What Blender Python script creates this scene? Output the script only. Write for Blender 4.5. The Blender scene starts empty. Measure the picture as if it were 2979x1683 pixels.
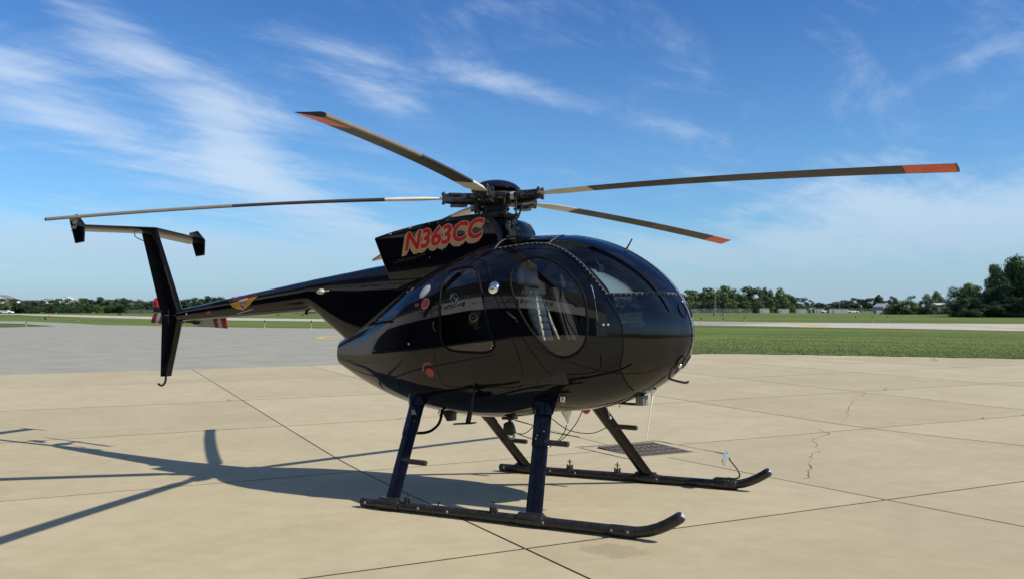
import bpy, bmesh, math, random
import numpy as np
from mathutils import Matrix, Vector, Euler
random.seed(7); rng = np.random.default_rng(7)
S = bpy.context.scene
COL = S.collection
R = math.radians
# ------------------------------------------------------------------ camera, sky, sun
cd = bpy.data.cameras.new('camera'); cam = bpy.data.objects.new('camera', cd); COL.objects.link(cam)
cd.sensor_width = 36.0; cd.lens = 2500.1 / 2979 * 36.0; cd.clip_end = 6000; cd.clip_start = .05
CAM = Vector((4.428, -6.892, 1.755)); YAW, PITCH = -.5522, .0205
cam.location = CAM; cam.rotation_euler = (math.pi/2 + PITCH, 0, -YAW)
S.camera = cam
S.view_settings.view_transform = 'Standard'; S.view_settings.look = 'None'
S.view_settings.exposure = .30; S.view_settings.gamma = 1.0; S.view_settings.use_curve_mapping = False
TX, TY = -.02345, -.03244                      # the apron drains: the aircraft stands on its slope
HROT = Euler((TX, TY, 0)).to_matrix()
SUN = (HROT @ Vector((1.24, .155, 1.0))).normalized()
sl = bpy.data.lights.new('sun', 'SUN'); sl.energy = 5.0; sl.angle = R(.53); sl.color = (1.0, .93, .82)
so = bpy.data.objects.new('sun', sl); COL.objects.link(so); so.rotation_euler = SUN.to_track_quat('Z', 'Y').to_euler()
SEL = math.asin(SUN.z); SAZ = math.atan2(SUN.x, SUN.y)

def nd(nt, typ, ins=None, **kw):
    n = nt.nodes.new(typ)
    for k, v in kw.items(): setattr(n, k, v)
    for k, v in (ins or {}).items():
        if isinstance(v, bpy.types.NodeSocket): nt.links.new(v, n.inputs[k])
        else: n.inputs[k].default_value = v
    return n
def mth(nt, op, a, b=0.0, c=None):
    d = {0: a, 1: b}
    if c is not None: d[2] = c
    return nd(nt, 'ShaderNodeMath', d, operation=op).outputs[0]
def ramp(nt, x, a, b, lo=0.0, hi=1.0):
    return nd(nt, 'ShaderNodeMapRange', {0: x, 1: a, 2: b, 3: lo, 4: hi}, interpolation_type='SMOOTHSTEP').outputs[0]

W = bpy.data.worlds.new('World'); S.world = W; W.use_nodes = True
nt = W.node_tree; nt.nodes.clear()
sky = nd(nt, 'ShaderNodeTexSky', sky_type='NISHITA', sun_disc=False, sun_elevation=SEL, sun_rotation=SAZ,
         altitude=200.0, air_density=1.0, dust_density=.6, ozone_density=3.0)
hs = nd(nt, 'ShaderNodeMix', {0: 1.0, 6: sky.outputs[0], 7: (.60, .925, 1.20, 1)}, data_type='RGBA', blend_type='MULTIPLY')       # the phone's cool white balance
tc = nd(nt, 'ShaderNodeTexCoord')
sx = nd(nt, 'ShaderNodeSeparateXYZ', {0: tc.outputs['Generated']})
dx, dy, dz = sx.outputs
az = mth(nt, 'ARCTAN2', dx, dy); el = mth(nt, 'ARCSINE', dz)
hs = nd(nt, 'ShaderNodeMix', {0: ramp(nt, el, .14, .42), 6: hs.outputs[2], 7: nd(nt, 'ShaderNodeMix', {0: 1.0, 6: hs.outputs[2], 7: (.62, .76, .95, 1)}, data_type='RGBA', blend_type='MULTIPLY').outputs[2]}, data_type='RGBA')   # deeper blue overhead
den = mth(nt, 'ADD', mth(nt, 'MAXIMUM', dz, 0.0), .10)
px = mth(nt, 'DIVIDE', dx, den); py = mth(nt, 'DIVIDE', dy, den)
plane = nd(nt, 'ShaderNodeCombineXYZ', {0: px, 1: py, 2: 0.0}).outputs[0]
def fibre(azd, along, across, detail, dist, rough=.6, off=0.0):
    c, s_ = math.cos(R(azd)), math.sin(R(azd))
    a1 = mth(nt, 'ADD', mth(nt, 'MULTIPLY', px, s_ * along), mth(nt, 'MULTIPLY', py, c * along))
    a2 = mth(nt, 'ADD', mth(nt, 'MULTIPLY', px, c * across), mth(nt, 'MULTIPLY', py, -s_ * across))
    v = nd(nt, 'ShaderNodeCombineXYZ', {0: a1, 1: a2, 2: off}).outputs[0]
    return nd(nt, 'ShaderNodeTexNoise', {'Vector': v, 'Scale': 1.0, 'Detail': detail, 'Roughness': rough, 'Distortion': dist}).outputs[0]
f1 = fibre(8, .55, 2.9, 10.0, .8, .63, 0.3)
f2 = fibre(-22, .9, 4.6, 9.0, .6, .61, 5.1)
f3 = fibre(30, 1.3, 1.8, 10.0, 1.5, .70, 9.4)
fib = mth(nt, 'ADD', mth(nt, 'ADD', mth(nt, 'MULTIPLY', f1, .43), mth(nt, 'MULTIPLY', f2, .22)), mth(nt, 'MULTIPLY', f3, .35))
# banks of cirrus: azimuth from north-ish axis, elevation, half sizes, tilt, weight
BANKS = [(-0.443, 0.288, 0.153, 0.025, -34, 0.13), (-0.318, 0.195, 0.051, 0.044, -50, 0.18), (-0.54, 0.241, 0.079, 0.023, -14, 0.14), (-0.439, 0.177, 0.143, 0.023, -22, 0.15), (-0.554, 0.198, 0.079, 0.014, -6, 0.1), (-0.3, 0.154, 0.065, 0.019, -30, 0.12), (-0.133, 0.232, 0.06, 0.023, -22, 0.14), (-0.018, 0.258, 0.194, 0.012, -9, 0.09), (0.126, 0.218, 0.153, 0.01, -14, 0.1), (-0.212, 0.269, 0.069, 0.019, -16, 0.06), (-0.045, 0.339, 0.037, 0.019, 40, 0.07), (0.075, 0.297, 0.069, 0.012, -30, 0.05), (0.533, 0.265, 0.106, 0.008, 20, 0.07), (0.514, 0.204, 0.083, 0.01, 14, 0.05), (0.399, 0.107, 0.088, 0.019, -12, 0.2), (0.514, 0.089, 0.153, 0.037, 4, 0.25), (0.306, 0.056, 0.194, 0.028, 2, 0.22), (-0.522, 0.056, 0.157, 0.032, 2, 0.28), (-0.309, 0.047, 0.139, 0.028, -4, 0.24), (-0.179, 0.093, 0.083, 0.021, -20, 0.17), (-0.568, 0.154, 0.028, 0.009, -15, 0.08), (-0.272, 0.13, 0.065, 0.014, -25, 0.12), (0.366, 0.14, 0.083, 0.007, 18, 0.07), (0.006, 0.061, 0.231, 0.023, 0, 0.16)]
bias = None
for (ba, be, sa, se, tl, wt) in BANKS:
    a0 = mth(nt, 'SUBTRACT', az, ba + YAW); e0 = mth(nt, 'SUBTRACT', el, be)
    c, s = math.cos(R(tl)), math.sin(R(tl))
    u = mth(nt, 'ADD', mth(nt, 'MULTIPLY', a0, c / sa), mth(nt, 'MULTIPLY', e0, s / sa))
    v = mth(nt, 'ADD', mth(nt, 'MULTIPLY', a0, -s / se), mth(nt, 'MULTIPLY', e0, c / se))
    q = mth(nt, 'ADD', mth(nt, 'MULTIPLY', u, u), mth(nt, 'MULTIPLY', v, v))
    g = mth(nt, 'MULTIPLY', mth(nt, 'POWER', 2.718, mth(nt, 'MULTIPLY', q, -.7)), wt)
    bias = g if bias is None else mth(nt, 'ADD', bias, g)
vd = nd(nt, 'ShaderNodeVectorMath', {0: tc.outputs['Generated'], 1: (math.sin(YAW), math.cos(YAW), 0)}, operation='DOT_PRODUCT').outputs['Value']
den2 = mth(nt, 'ADD', mth(nt, 'ADD', fib, bias), ramp(nt, vd, .72, .30, 0.0, .10))      # cirrus carried on out of view, added to whiten the ambient light
cl = mth(nt, 'MULTIPLY', ramp(nt, den2, .50, .86), .72)
hz = ramp(nt, el, .115, -.03, 0.0, .92)                   # pale summer air low down, all round
cl = mth(nt, 'MAXIMUM', cl, hz)
clc = nd(nt, 'ShaderNodeMix', {0: ramp(nt, el, .0, .16), 6: (3.45, 4.70, 5.95, 1), 7: (5.9, 6.9, 8.1, 1)}, data_type='RGBA').outputs[2]
mx = nd(nt, 'ShaderNodeMix', {0: cl, 6: hs.outputs[2], 7: clc}, data_type='RGBA')
bg = nd(nt, 'ShaderNodeBackground', {'Color': mx.outputs[2], 'Strength': .095})
nt.links.new(bg.outputs[0], nd(nt, 'ShaderNodeOutputWorld').inputs[0])

# ------------------------------------------------------------------ materials
def mat(name, color, rough=.5, metal=0.0, var=0.0, vscale=5.0, bump=0.0, bscale=30.0, coat=0.0, spec=.5, second=None, rvar=0.0, detail=5.0):
    m = bpy.data.materials.new(name); m.use_nodes = True; t = m.node_tree; b = t.nodes['Principled BSDF']
    b.inputs['Base Color'].default_value = (*color, 1); b.inputs['Roughness'].default_value = rough
    b.inputs['Metallic'].default_value = metal; b.inputs['Coat Weight'].default_value = coat; b.inputs['Specular IOR Level'].default_value = spec
    b.inputs['Coat Roughness'].default_value = .02
    p = nd(t, 'ShaderNodeNewGeometry').outputs['Position']
    if var or second:
        n = nd(t, 'ShaderNodeTexNoise', {'Vector': p, 'Scale': vscale, 'Detail': detail, 'Roughness': .6}).outputs[0]
        sec = second or tuple(c * (1 - var) for c in color); hi = color if second else tuple(min(1, c * (1 + var)) for c in color)
        t.links.new(nd(t, 'ShaderNodeMix', {0: ramp(t, n, .3, .7), 6: (*sec, 1), 7: (*hi, 1)}, data_type='RGBA').outputs[2], b.inputs['Base Color'])
        if rvar: t.links.new(ramp(t, n, .3, .7, rough - rvar, rough + rvar), b.inputs['Roughness'])
    if bump:
        n2 = nd(t, 'ShaderNodeTexNoise', {'Vector': p, 'Scale': bscale, 'Detail': 4.0}).outputs[0]
        t.links.new(nd(t, 'ShaderNodeBump', {'Height': n2, 'Strength': bump, 'Distance': .01}).outputs[0], b.inputs['Normal'])
    return m
M = {}
M['black'] = mat('gloss_black_paint', (.0045, .0050, .0085), .045, var=.15, vscale=3, bump=.05, bscale=5, spec=.36)
M['lining'] = mat('cabin_lining', (.040, .038, .035), .8, var=.2, vscale=8)
M['matte'] = mat('black_matte_metal', (.012, .012, .014), .42, var=.4, vscale=20, rvar=.12)
M['strut'] = mat('worn_black_enamel', (.004, .0045, .008), .085, var=.4, vscale=14, bump=.02, bscale=30, rvar=.04, spec=.28)
M['skid'] = mat('scuffed_black_tube', (.020, .019, .019), .34, var=.4, vscale=18, bump=.08, bscale=60, rvar=.1)
M['steel'] = mat('bare_steel', (.42, .41, .39), .28, 1.0, var=.2, vscale=40)
M['chrome'] = mat('bright_metal', (.85, .84, .80), .12, 1.0)
M['rubber'] = mat('black_rubber', (.006, .006, .006), .75, spec=.12)
M['bladedark'] = mat('blade_grey_brown', (.040, .036, .035), .55, var=.15, vscale=4, rvar=.08, spec=.25)
M['bladelight'] = mat('blade_tan_grey', (.165, .145, .118), .5, var=.12, vscale=4)
M['blademid'] = mat('blade_outer_brown', (.056, .052, .050), .55, var=.15, vscale=4, spec=.25)
M['bladeroot'] = mat('blade_root_cream', (.60, .56, .47), .42, var=.10, vscale=6)
M['orange'] = mat('orange_tip_paint', (.60, .085, .028), .45, var=.14, vscale=9)
M['satin'] = mat('satin_metal', (.88, .86, .80), .28, 1.0)
M['bandred'] = mat('band_red', (.17, .010, .012), .45)
M['bandwhite'] = mat('band_white', (.40, .375, .33), .45)
M['red'] = mat('red_paint', (.42, .018, .016), .4, var=.1, vscale=10)
M['redlens'] = mat('red_lens', (.34, .008, .016), .15)
M['maroon'] = mat('faded_red_decal', (.30, .035, .035), .4)
M['white'] = mat('white_paint', (.74, .72, .68), .4, var=.06, vscale=8)
M['tanletter'] = mat('tan_decal', (.43, .30, .145), .35)
M['pink'] = mat('pale_decal_edge', (.62, .40, .29), .35)
M['redletter'] = mat('red_decal', (.50, .012, .016), .30)
M['gold'] = mat('gold_decal', (.55, .30, .02), .4, var=.2, vscale=60)
M['silver'] = mat('silver_decal', (.55, .53, .48), .4)
M['cream'] = mat('cream_leather', (.74, .69, .54), .5, var=.05, vscale=10)
M['darkseat'] = mat('black_upholstery', (.018, .018, .02), .8)
M['belt'] = mat('olive_webbing', (.085, .078, .035), .8)
M['grey'] = mat('grey_panel', (.16, .16, .155), .55)
M['clear'] = None
def glass(name, tint, ior=1.5, rough=.015, k=1.5):
    m = bpy.data.materials.new(name); m.use_nodes = True; t = m.node_tree; t.nodes.clear()
    p = nd(t, 'ShaderNodeNewGeometry').outputs['Position']
    n = nd(t, 'ShaderNodeTexNoise', {'Vector': p, 'Scale': 5.0, 'Detail': 1.0}).outputs[0]
    bp = nd(t, 'ShaderNodeBump', {'Height': n, 'Strength': .03, 'Distance': .01}).outputs[0]
    fr = nd(t, 'ShaderNodeFresnel', {'IOR': ior, 'Normal': bp}).outputs[0]
    f2_ = mth(t, 'MINIMUM', mth(t, 'MULTIPLY', fr, k), 1.0)
    tr = nd(t, 'ShaderNodeBsdfTransparent', {'Color': (*tint, 1)}); gl = nd(t, 'ShaderNodeBsdfGlossy', {'Color': (1, 1, 1, 1), 'Roughness': rough, 'Normal': bp})
    ms = nd(t, 'ShaderNodeMixShader', {0: f2_, 1: tr.outputs[0], 2: gl.outputs[0]})
    t.links.new(ms.outputs[0], nd(t, 'ShaderNodeOutputMaterial').inputs[0]); return m
M['glass'] = glass('tinted_acrylic', (.72, .73, .73), k=1.15); M['doorglass'] = glass('door_acrylic', (.74, .74, .72), k=1.7); M['darkglass'] = glass('dark_tinted_acrylic', (.10, .11, .13), k=1.15); M['clear'] = glass('clear_acrylic', (.85, .87, .86))

def concrete_mat():
    m = bpy.data.materials.new('apron_concrete'); m.use_nodes = True; t = m.node_tree; b = t.nodes['Principled BSDF']
    p = nd(t, 'ShaderNodeNewGeometry').outputs['Position']
    oi = nd(t, 'ShaderNodeObjectInfo').outputs['Random']
    big = nd(t, 'ShaderNodeTexNoise', {'Vector': p, 'Scale': .55, 'Detail': 6.0, 'Roughness': .62}).outputs[0]
    mid = nd(t, 'ShaderNodeTexNoise', {'Vector': p, 'Scale': 4.0, 'Detail': 6.0, 'Roughness': .65}).outputs[0]
    mp = nd(t, 'ShaderNodeMapping', {0: p, 2: (0, 0, R(32)), 3: (1.2, 16, 1)}).outputs[0]
    brm = nd(t, 'ShaderNodeTexNoise', {'Vector': mp, 'Scale': 3.0, 'Detail': 5.0}).outputs[0]
    fine = nd(t, 'ShaderNodeTexNoise', {'Vector': p, 'Scale': 90.0, 'Detail': 3.0}).outputs[0]
    v = mth(t, 'ADD', mth(t, 'MULTIPLY', big, .36), mth(t, 'ADD', mth(t, 'MULTIPLY', mid, .34), mth(t, 'ADD', mth(t, 'MULTIPLY', brm, .08), mth(t, 'MULTIPLY', fine, .16))))
    v = mth(t, 'ADD', v, mth(t, 'MULTIPLY', mth(t, 'SUBTRACT', oi, .5), .12))
    c = nd(t, 'ShaderNodeMix', {0: ramp(t, v, .30, .66), 6: (.342, .288, .180, 1), 7: (.440, .380, .243, 1)}, data_type='RGBA').outputs[2]
    # scattered dark pits and pale chips
    vo = nd(t, 'ShaderNodeTexVoronoi', {'Vector': p, 'Scale': 5.0}); d_ = vo.outputs['Distance']; vc = nd(t, 'ShaderNodeSeparateColor', {0: vo.outputs['Color']}).outputs
    spot = mth(t, 'MULTIPLY', ramp(t, mth(t, 'ADD', d_, mth(t, 'MULTIPLY', mth(t, 'SUBTRACT', fine, .5), .10)), .07, .03), mth(t, 'GREATER_THAN', vc[0], .86))
    c = nd(t, 'ShaderNodeMix', {0: mth(t, 'MULTIPLY', spot, .55), 6: c, 7: (.17, .13, .085, 1)}, data_type='RGBA').outputs[2]
    chip = mth(t, 'MULTIPLY', ramp(t, d_, .05, .02), mth(t, 'LESS_THAN', vc[0], .06))
    c = nd(t, 'ShaderNodeMix', {0: chip, 6: c, 7: (.62, .58, .5, 1)}, data_type='RGBA').outputs[2]
    # an old damp oil spot by the near skid toe
    dd = nd(t, 'ShaderNodeVectorMath', {0: p, 1: (1.90, -1.52, .09)}, operation='SUBTRACT').outputs[0]
    dm = nd(t, 'ShaderNodeVectorMath', {0: nd(t, 'ShaderNodeMapping', {0: dd, 2: (0, 0, R(-20)), 3: (4.3, 5.2, 1)}).outputs[0]}, operation='LENGTH').outputs['Value']
    st = ramp(t, mth(t, 'ADD', dm, mth(t, 'ADD', mth(t, 'MULTIPLY', mth(t, 'SUBTRACT', mid, .5), 3.2), mth(t, 'MULTIPLY', mth(t, 'SUBTRACT', fine, .5), .8))), 1.0, .72)
    c = nd(t, 'ShaderNodeMix', {0: mth(t, 'MULTIPLY', st, .34), 6: c, 7: (.20, .16, .10, 1)}, data_type='RGBA').outputs[2]
    t.links.new(c, b.inputs['Base Color']); b.inputs['Roughness'].default_value = .82; b.inputs['Specular IOR Level'].default_value = .3
    t.links.new(nd(t, 'ShaderNodeBump', {'Height': mth(t, 'ADD', fine, mth(t, 'MULTIPLY', brm, .25)), 'Strength': .20, 'Distance': .006}).outputs[0], b.inputs['Normal'])
    return m
M['concrete'] = concrete_mat()
M['joint'] = mat('joint_sealant', (.022, .018, .014), .85, var=.4, vscale=9)
M['crack'] = mat('crack_dark', (.15, .12, .08), .9)
M['asphalt'] = mat('weathered_asphalt', (.262, .252, .200), .9, var=.10, vscale=.7, bump=.12, bscale=80, detail=12)
M['oldconcrete'] = mat('taxiway_concrete', (.395, .37, .285), .85, var=.12, vscale=.5, detail=8)
M['yellow'] = mat('yellow_marking', (.52, .33, .07), .7, var=.2, vscale=3)
M['weedgreen'] = mat('dry_weed', (.13, .12, .05), .9)
M['rust'] = mat('rusty_cast_iron', (.105, .078, .058), .7, var=.35, vscale=25)
def grass_mat():
    m = bpy.data.materials.new('mown_grass'); m.use_nodes = True; t = m.node_tree; b = t.nodes['Principled BSDF']
    p = nd(t, 'ShaderNodeNewGeometry').outputs['Position']
    mp = nd(t, 'ShaderNodeMapping', {0: p, 2: (0, 0, R(-22)), 3: (.05, .6, 1)}).outputs[0]
    big = nd(t, 'ShaderNodeTexNoise', {'Vector': mp, 'Scale': .28, 'Detail': 6.0, 'Roughness': .6}).outputs[0]
    fine = nd(t, 'ShaderNodeTexNoise', {'Vector': p, 'Scale': 3.5, 'Detail': 8.0, 'Roughness': .75}).outputs[0]
    v = mth(t, 'ADD', mth(t, 'MULTIPLY', big, .55), mth(t, 'MULTIPLY', fine, .45))
    c = nd(t, 'ShaderNodeMix', {0: ramp(t, v, .36, .64), 6: (.054, .092, .015, 1), 7: (.150, .180, .040, 1)}, data_type='RGBA').outputs[2]
    dry = nd(t, 'ShaderNodeTexNoise', {'Vector': mp, 'Scale': 1.1, 'Detail': 7.0, 'Roughness': .7, 'Distortion': .6}).outputs[0]
    c = nd(t, 'ShaderNodeMix', {0: ramp(t, dry, .54, .74, 0.0, .75), 6: c, 7: (.205, .190, .070, 1)}, data_type='RGBA').outputs[2]
    c = nd(t, 'ShaderNodeMix', {0: ramp(t, dry, .46, .30, 0.0, .55), 6: c, 7: (.040, .085, .016, 1)}, data_type='RGBA').outputs[2]
    t.links.new(c, b.inputs['Base Color']); b.inputs['Roughness'].default_value = .9; b.inputs['Specular IOR Level'].default_value = .15
    t.links.new(nd(t, 'ShaderNodeBump', {'Height': fine, 'Strength': .5, 'Distance': .08}).outputs[0], b.inputs['Normal']); return m
M['grass'] = grass_mat()
M['blade'] = mat('grass_blade', (.16, .205, .060), .8, second=(.062, .105, .024), vscale=2.5)
def leaf_mat(name, a, b_):
    m = bpy.data.materials.new(name); m.use_nodes = True; t = m.node_tree; b = t.nodes['Principled BSDF']
    p = nd(t, 'ShaderNodeNewGeometry').outputs['Position']; oi = nd(t, 'ShaderNodeObjectInfo').outputs['Random']
    n = nd(t, 'ShaderNodeTexNoise', {'Vector': p, 'Scale': .9, 'Detail': 5.0, 'Roughness': .7}).outputs[0]
    v = mth(t, 'ADD', ramp(t, n, .3, .7), mth(t, 'MULTIPLY', mth(t, 'SUBTRACT', oi, .5), .5))
    c = nd(t, 'ShaderNodeMix', {0: v, 6: (*a, 1), 7: (*b_, 1)}, data_type='RGBA').outputs[2]
    t.links.new(c, b.inputs['Base Color']); b.inputs['Roughness'].default_value = .7; b.inputs['Specular IOR Level'].default_value = .25
    return m
M['leafdark'] = leaf_mat('dark_foliage', (.015, .036, .016), (.050, .082, .030))
M['leafmid'] = leaf_mat('green_foliage', (.030, .065, .020), (.100, .142, .044))
M['leafolive'] = leaf_mat('olive_foliage', (.040, .050, .024), (.085, .085, .042))
M['bark'] = mat('bark', (.075, .058, .042), .9, var=.3, vscale=6)
M['siding'] = mat('white_siding', (.62, .62, .58), .7, var=.06, vscale=1)
M['greywall'] = mat('grey_sheet_wall', (.30, .31, .31), .7, var=.1, vscale=1)
M['roofgrey'] = mat('grey_roof', (.16, .16, .16), .8, var=.15, vscale=1)
M['rooflight'] = mat('pale_metal_roof', (.45, .47, .48), .5, var=.1, vscale=1)
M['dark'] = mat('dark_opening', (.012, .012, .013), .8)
M['hangarwall'] = mat('hangar_cladding', (.50, .50, .48), .6, var=.05, vscale=.4)
M['galv'] = mat('galvanised_steel', (.30, .31, .32), .5, .6, var=.2, vscale=4)
M['signred'] = mat('sign_red', (.48, .03, .02), .5)
M['signblack'] = mat('sign_black', (.02, .02, .02), .5)
M['yellowpost'] = mat('yellow_post', (.50, .34, .04), .6)

# ------------------------------------------------------------------ mesh helpers
class MB:
    def __init__(s): s.v = []; s.f = []; s.mi = []
    def add(s, vs, fs, mi=0):
        o = len(s.v); s.v += [tuple(map(float, p)) for p in vs]; s.f += [tuple(i + o for i in f) for f in fs]; s.mi += [mi] * len(fs); return s
    def box(s, c, size, rot=None, mi=0):
        x, y, z = (d / 2 for d in size); m = rot if rot is not None else Matrix.Identity(3)
        P = [Vector(c) + m @ Vector((a * x, b * y, e * z)) for a in (-1, 1) for b in (-1, 1) for e in (-1, 1)]
        return s.add(P, [(0, 1, 3, 2), (4, 6, 7, 5), (0, 4, 5, 1), (2, 3, 7, 6), (0, 2, 6, 4), (1, 5, 7, 3)], mi)
    def tube(s, pts, r, n=10, mi=0, cap=True, flat=None):
        pts = [Vector(p) for p in pts]; k = len(pts); rs = r if hasattr(r, '__len__') else [r] * k
        vs, fs = [], []; up = None
        for i, p in enumerate(pts):
            d = (pts[min(i + 1, k - 1)] - pts[max(i - 1, 0)]).normalized()
            if up is None: up = Vector((0, 0, 1)) if abs(d.z) < .9 else Vector((1, 0, 0))
            a = (up - d * up.dot(d)).normalized(); b = d.cross(a); up = a
            for j in range(n):
                t = 2 * math.pi * j / n; vs.append(p + (a * math.cos(t) + b * math.sin(t) * (flat or 1.0)) * rs[i])
        for i in range(k - 1):
            for j in range(n):
                q = (j + 1) % n; fs.append((i * n + j, i * n + q, (i + 1) * n + q, (i + 1) * n + j))
        if cap: fs += [tuple(range(n - 1, -1, -1)), tuple((k - 1) * n + j for j in range(n))]
        return s.add(vs, fs, mi)
    def lathe(s, prof, o=(0, 0, 0), axis=(0, 0, 1), n=24, mi=0, sx=1.0, xdir=None):
        ax = Vector(axis).normalized(); a = Vector(xdir) if xdir else (Vector((1, 0, 0)) if abs(ax.x) < .9 else Vector((0, 1, 0)))
        a = (a - ax * a.dot(ax)).normalized(); b = ax.cross(a); o = Vector(o); vs, fs = [], []
        for (r, h) in prof:
            for j in range(n):
                t = 2 * math.pi * j / n; vs.append(o + ax * h + (a * math.cos(t) * sx + b * math.sin(t)) * max(r, 1e-4))
        for i in range(len(prof) - 1):
            for j in range(n):
                q = (j + 1) % n; fs.append((i * n + j, i * n + q, (i + 1) * n + q, (i + 1) * n + j))
        fs += [tuple(range(n - 1, -1, -1)), tuple((len(prof) - 1) * n + j for j in range(n))]
        return s.add(vs, fs, mi)
    def loft(s, rings, cap=True, mi=0):
        n = len(rings[0]); vs = [p for r_ in rings for p in r_]; fs = []
        for i in range(len(rings) - 1):
            for j in range(n):
                q = (j + 1) % n; fs.append((i * n + j, i * n + q, (i + 1) * n + q, (i + 1) * n + j))
        if cap: fs += [tuple(range(n - 1, -1, -1)), tuple((len(rings) - 1) * n + j for j in range(n))]
        return s.add(vs, fs, mi)
    def prism(s, poly, f, d0, d1, mi=0):          # poly 2D -> f(a, b, d)
        n = len(poly); vs = [f(a, b, d0) for a, b in poly] + [f(a, b, d1) for a, b in poly]
        return s.add(vs, [tuple(range(n - 1, -1, -1)), tuple(range(n, 2 * n))] + [(i, (i + 1) % n, n + (i + 1) % n, n + i) for i in range(n)], mi)
def link(name, me, parent=None):
    o = bpy.data.objects.new(name, me); COL.objects.link(o)
    if parent is not None: o.parent = parent
    return o
def build(name, mb, mats, parent=None, smooth=True, bevel=0.0, ang=38, seg=2):
    me = bpy.data.meshes.new(name); me.from_pydata(mb.v, [], mb.f)
    if any(mb.mi): me.polygons.foreach_set('material_index', mb.mi)
    bm = bmesh.new(); bm.from_mesh(me)
    if bevel:
        ed = [e for e in bm.edges if len(e.link_faces) == 2 and e.calc_face_angle(0) > R(30)]
        bmesh.ops.bevel(bm, geom=ed, offset=bevel, segments=seg, profile=.5, affect='EDGES', clamp_overlap=True)
    bmesh.ops.recalc_face_normals(bm, faces=bm.faces); bm.to_mesh(me); bm.free()
    for m in (mats if isinstance(mats, (list, tuple)) else [mats]): me.materials.append(M[m] if isinstance(m, str) else m)
    if smooth: me.shade_smooth(); me.set_sharp_from_angle(angle=R(ang))
    return link(name, me, parent)
def empty(name, loc=(0, 0, 0), rz=0.0, parent=None):
    o = bpy.data.objects.new(name, None); COL.objects.link(o); o.location = loc; o.rotation_euler = (0, 0, rz); o.empty_display_size = .3
    if parent is not None: o.parent = parent
    return o
def tag(o, label=None, cat=None, group=None, kind=None):
    if label: o['label'] = label
    if cat: o['category'] = cat
    if group: o['group'] = group
    if kind: o['kind'] = kind
    return o
def copy_tree(o, parent=None):
    c = o.copy(); COL.objects.link(c); c.parent = parent
    for ch in list(o.children): copy_tree(ch, c)
    return c
def spline(pts, n):                                # Catmull-Rom through 3D points
    P = np.array(pts, float); P = np.vstack([2 * P[0] - P[1], P, 2 * P[-1] - P[-2]]); out = []
    for i in range(1, len(P) - 2):
        t = np.linspace(0, 1, n, endpoint=False)[:, None]; a, b, c, d = P[i - 1:i + 3]
        out.append(.5 * (2 * b + (c - a) * t + (2 * a - 5 * b + 4 * c - d) * t**2 + (3 * b - a - 3 * c + d) * t**3))
    return np.vstack(out + [P[-2][None]])
def closed(pts, n=8):
    P = np.array(pts, float); k = len(P); out = []
    for i in range(k):
        t = np.linspace(0, 1, n, endpoint=False)[:, None]; a, b, c, d = P[i - 1], P[i], P[(i + 1) % k], P[(i + 2) % k]
        out.append(.5 * (2 * b + (c - a) * t + (2 * a - 5 * b + 4 * c - d) * t**2 + (3 * b - a - 3 * c + d) * t**3))
    return np.vstack(out)
def sdf(poly, q):                                  # signed distance to polygon, negative inside
    A = poly; B = np.roll(poly, -1, 0); D = np.full(len(q), 1e9); ins = np.zeros(len(q), bool)
    for a, b in zip(A, B):
        e = b - a; w = q - a; t = np.clip((w @ e) / (e @ e + 1e-12), 0, 1); D = np.minimum(D, ((w - t[:, None] * e)**2).sum(1))
        c = (a[1] <= q[:, 1]) != (b[1] <= q[:, 1])
        if abs(e[1]) > 1e-12: ins ^= c & (q[:, 0] < a[0] + (q[:, 1] - a[1]) / e[1] * e[0])
    D = np.sqrt(D); return np.where(ins, -D, D)
def cut(V, N, T, f):                               # split triangles along f = 0 -> V, N, inside, outside
    s = f < 0; c = s[T].sum(1); Tin = [T[c == 3]]; Tout = [T[c == 0]]
    P = []
    for lone_in in (True, False):
        k = T[c == (1 if lone_in else 2)]
        if len(k) == 0: continue
        l = (s[k] == lone_in).argmax(1); r_ = np.arange(len(k)); P.append((lone_in, k[r_, l], k[r_, (l + 1) % 3], k[r_, (l + 2) % 3]))
    if not P: return V, N, Tin[0], Tout[0]
    E_ = np.concatenate([np.stack([a, b], 1) for _, a, b, c2 in P] + [np.stack([a, c2], 1) for _, a, b, c2 in P])
    Es = np.sort(E_, 1); U, inv = np.unique(Es, axis=0, return_inverse=True); inv = inv.ravel()
    fa, fb = f[U[:, 0]], f[U[:, 1]]; t = np.clip(fa / (fa - fb), .001, .999)[:, None]
    nv = V[U[:, 0]] * (1 - t) + V[U[:, 1]] * t; nn = N[U[:, 0]] * (1 - t) + N[U[:, 1]] * t; nn /= np.linalg.norm(nn, axis=1)[:, None] + 1e-12
    base = len(V); V = np.vstack([V, nv]); N = np.vstack([N, nn]); m = sum(len(p[1]) for p in P); o = 0
    for lone_in, a, b, c2 in P:
        ab = inv[o:o + len(a)] + base; ac = inv[m + o:m + o + len(a)] + base; o += len(a)
        (Tin if lone_in else Tout).append(np.stack([a, ab, ac], 1))
        (Tout if lone_in else Tin).extend([np.stack([ab, b, c2], 1), np.stack([ab, c2, ac], 1)])
    return V, N, np.vstack(Tin), np.vstack(Tout)
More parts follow.
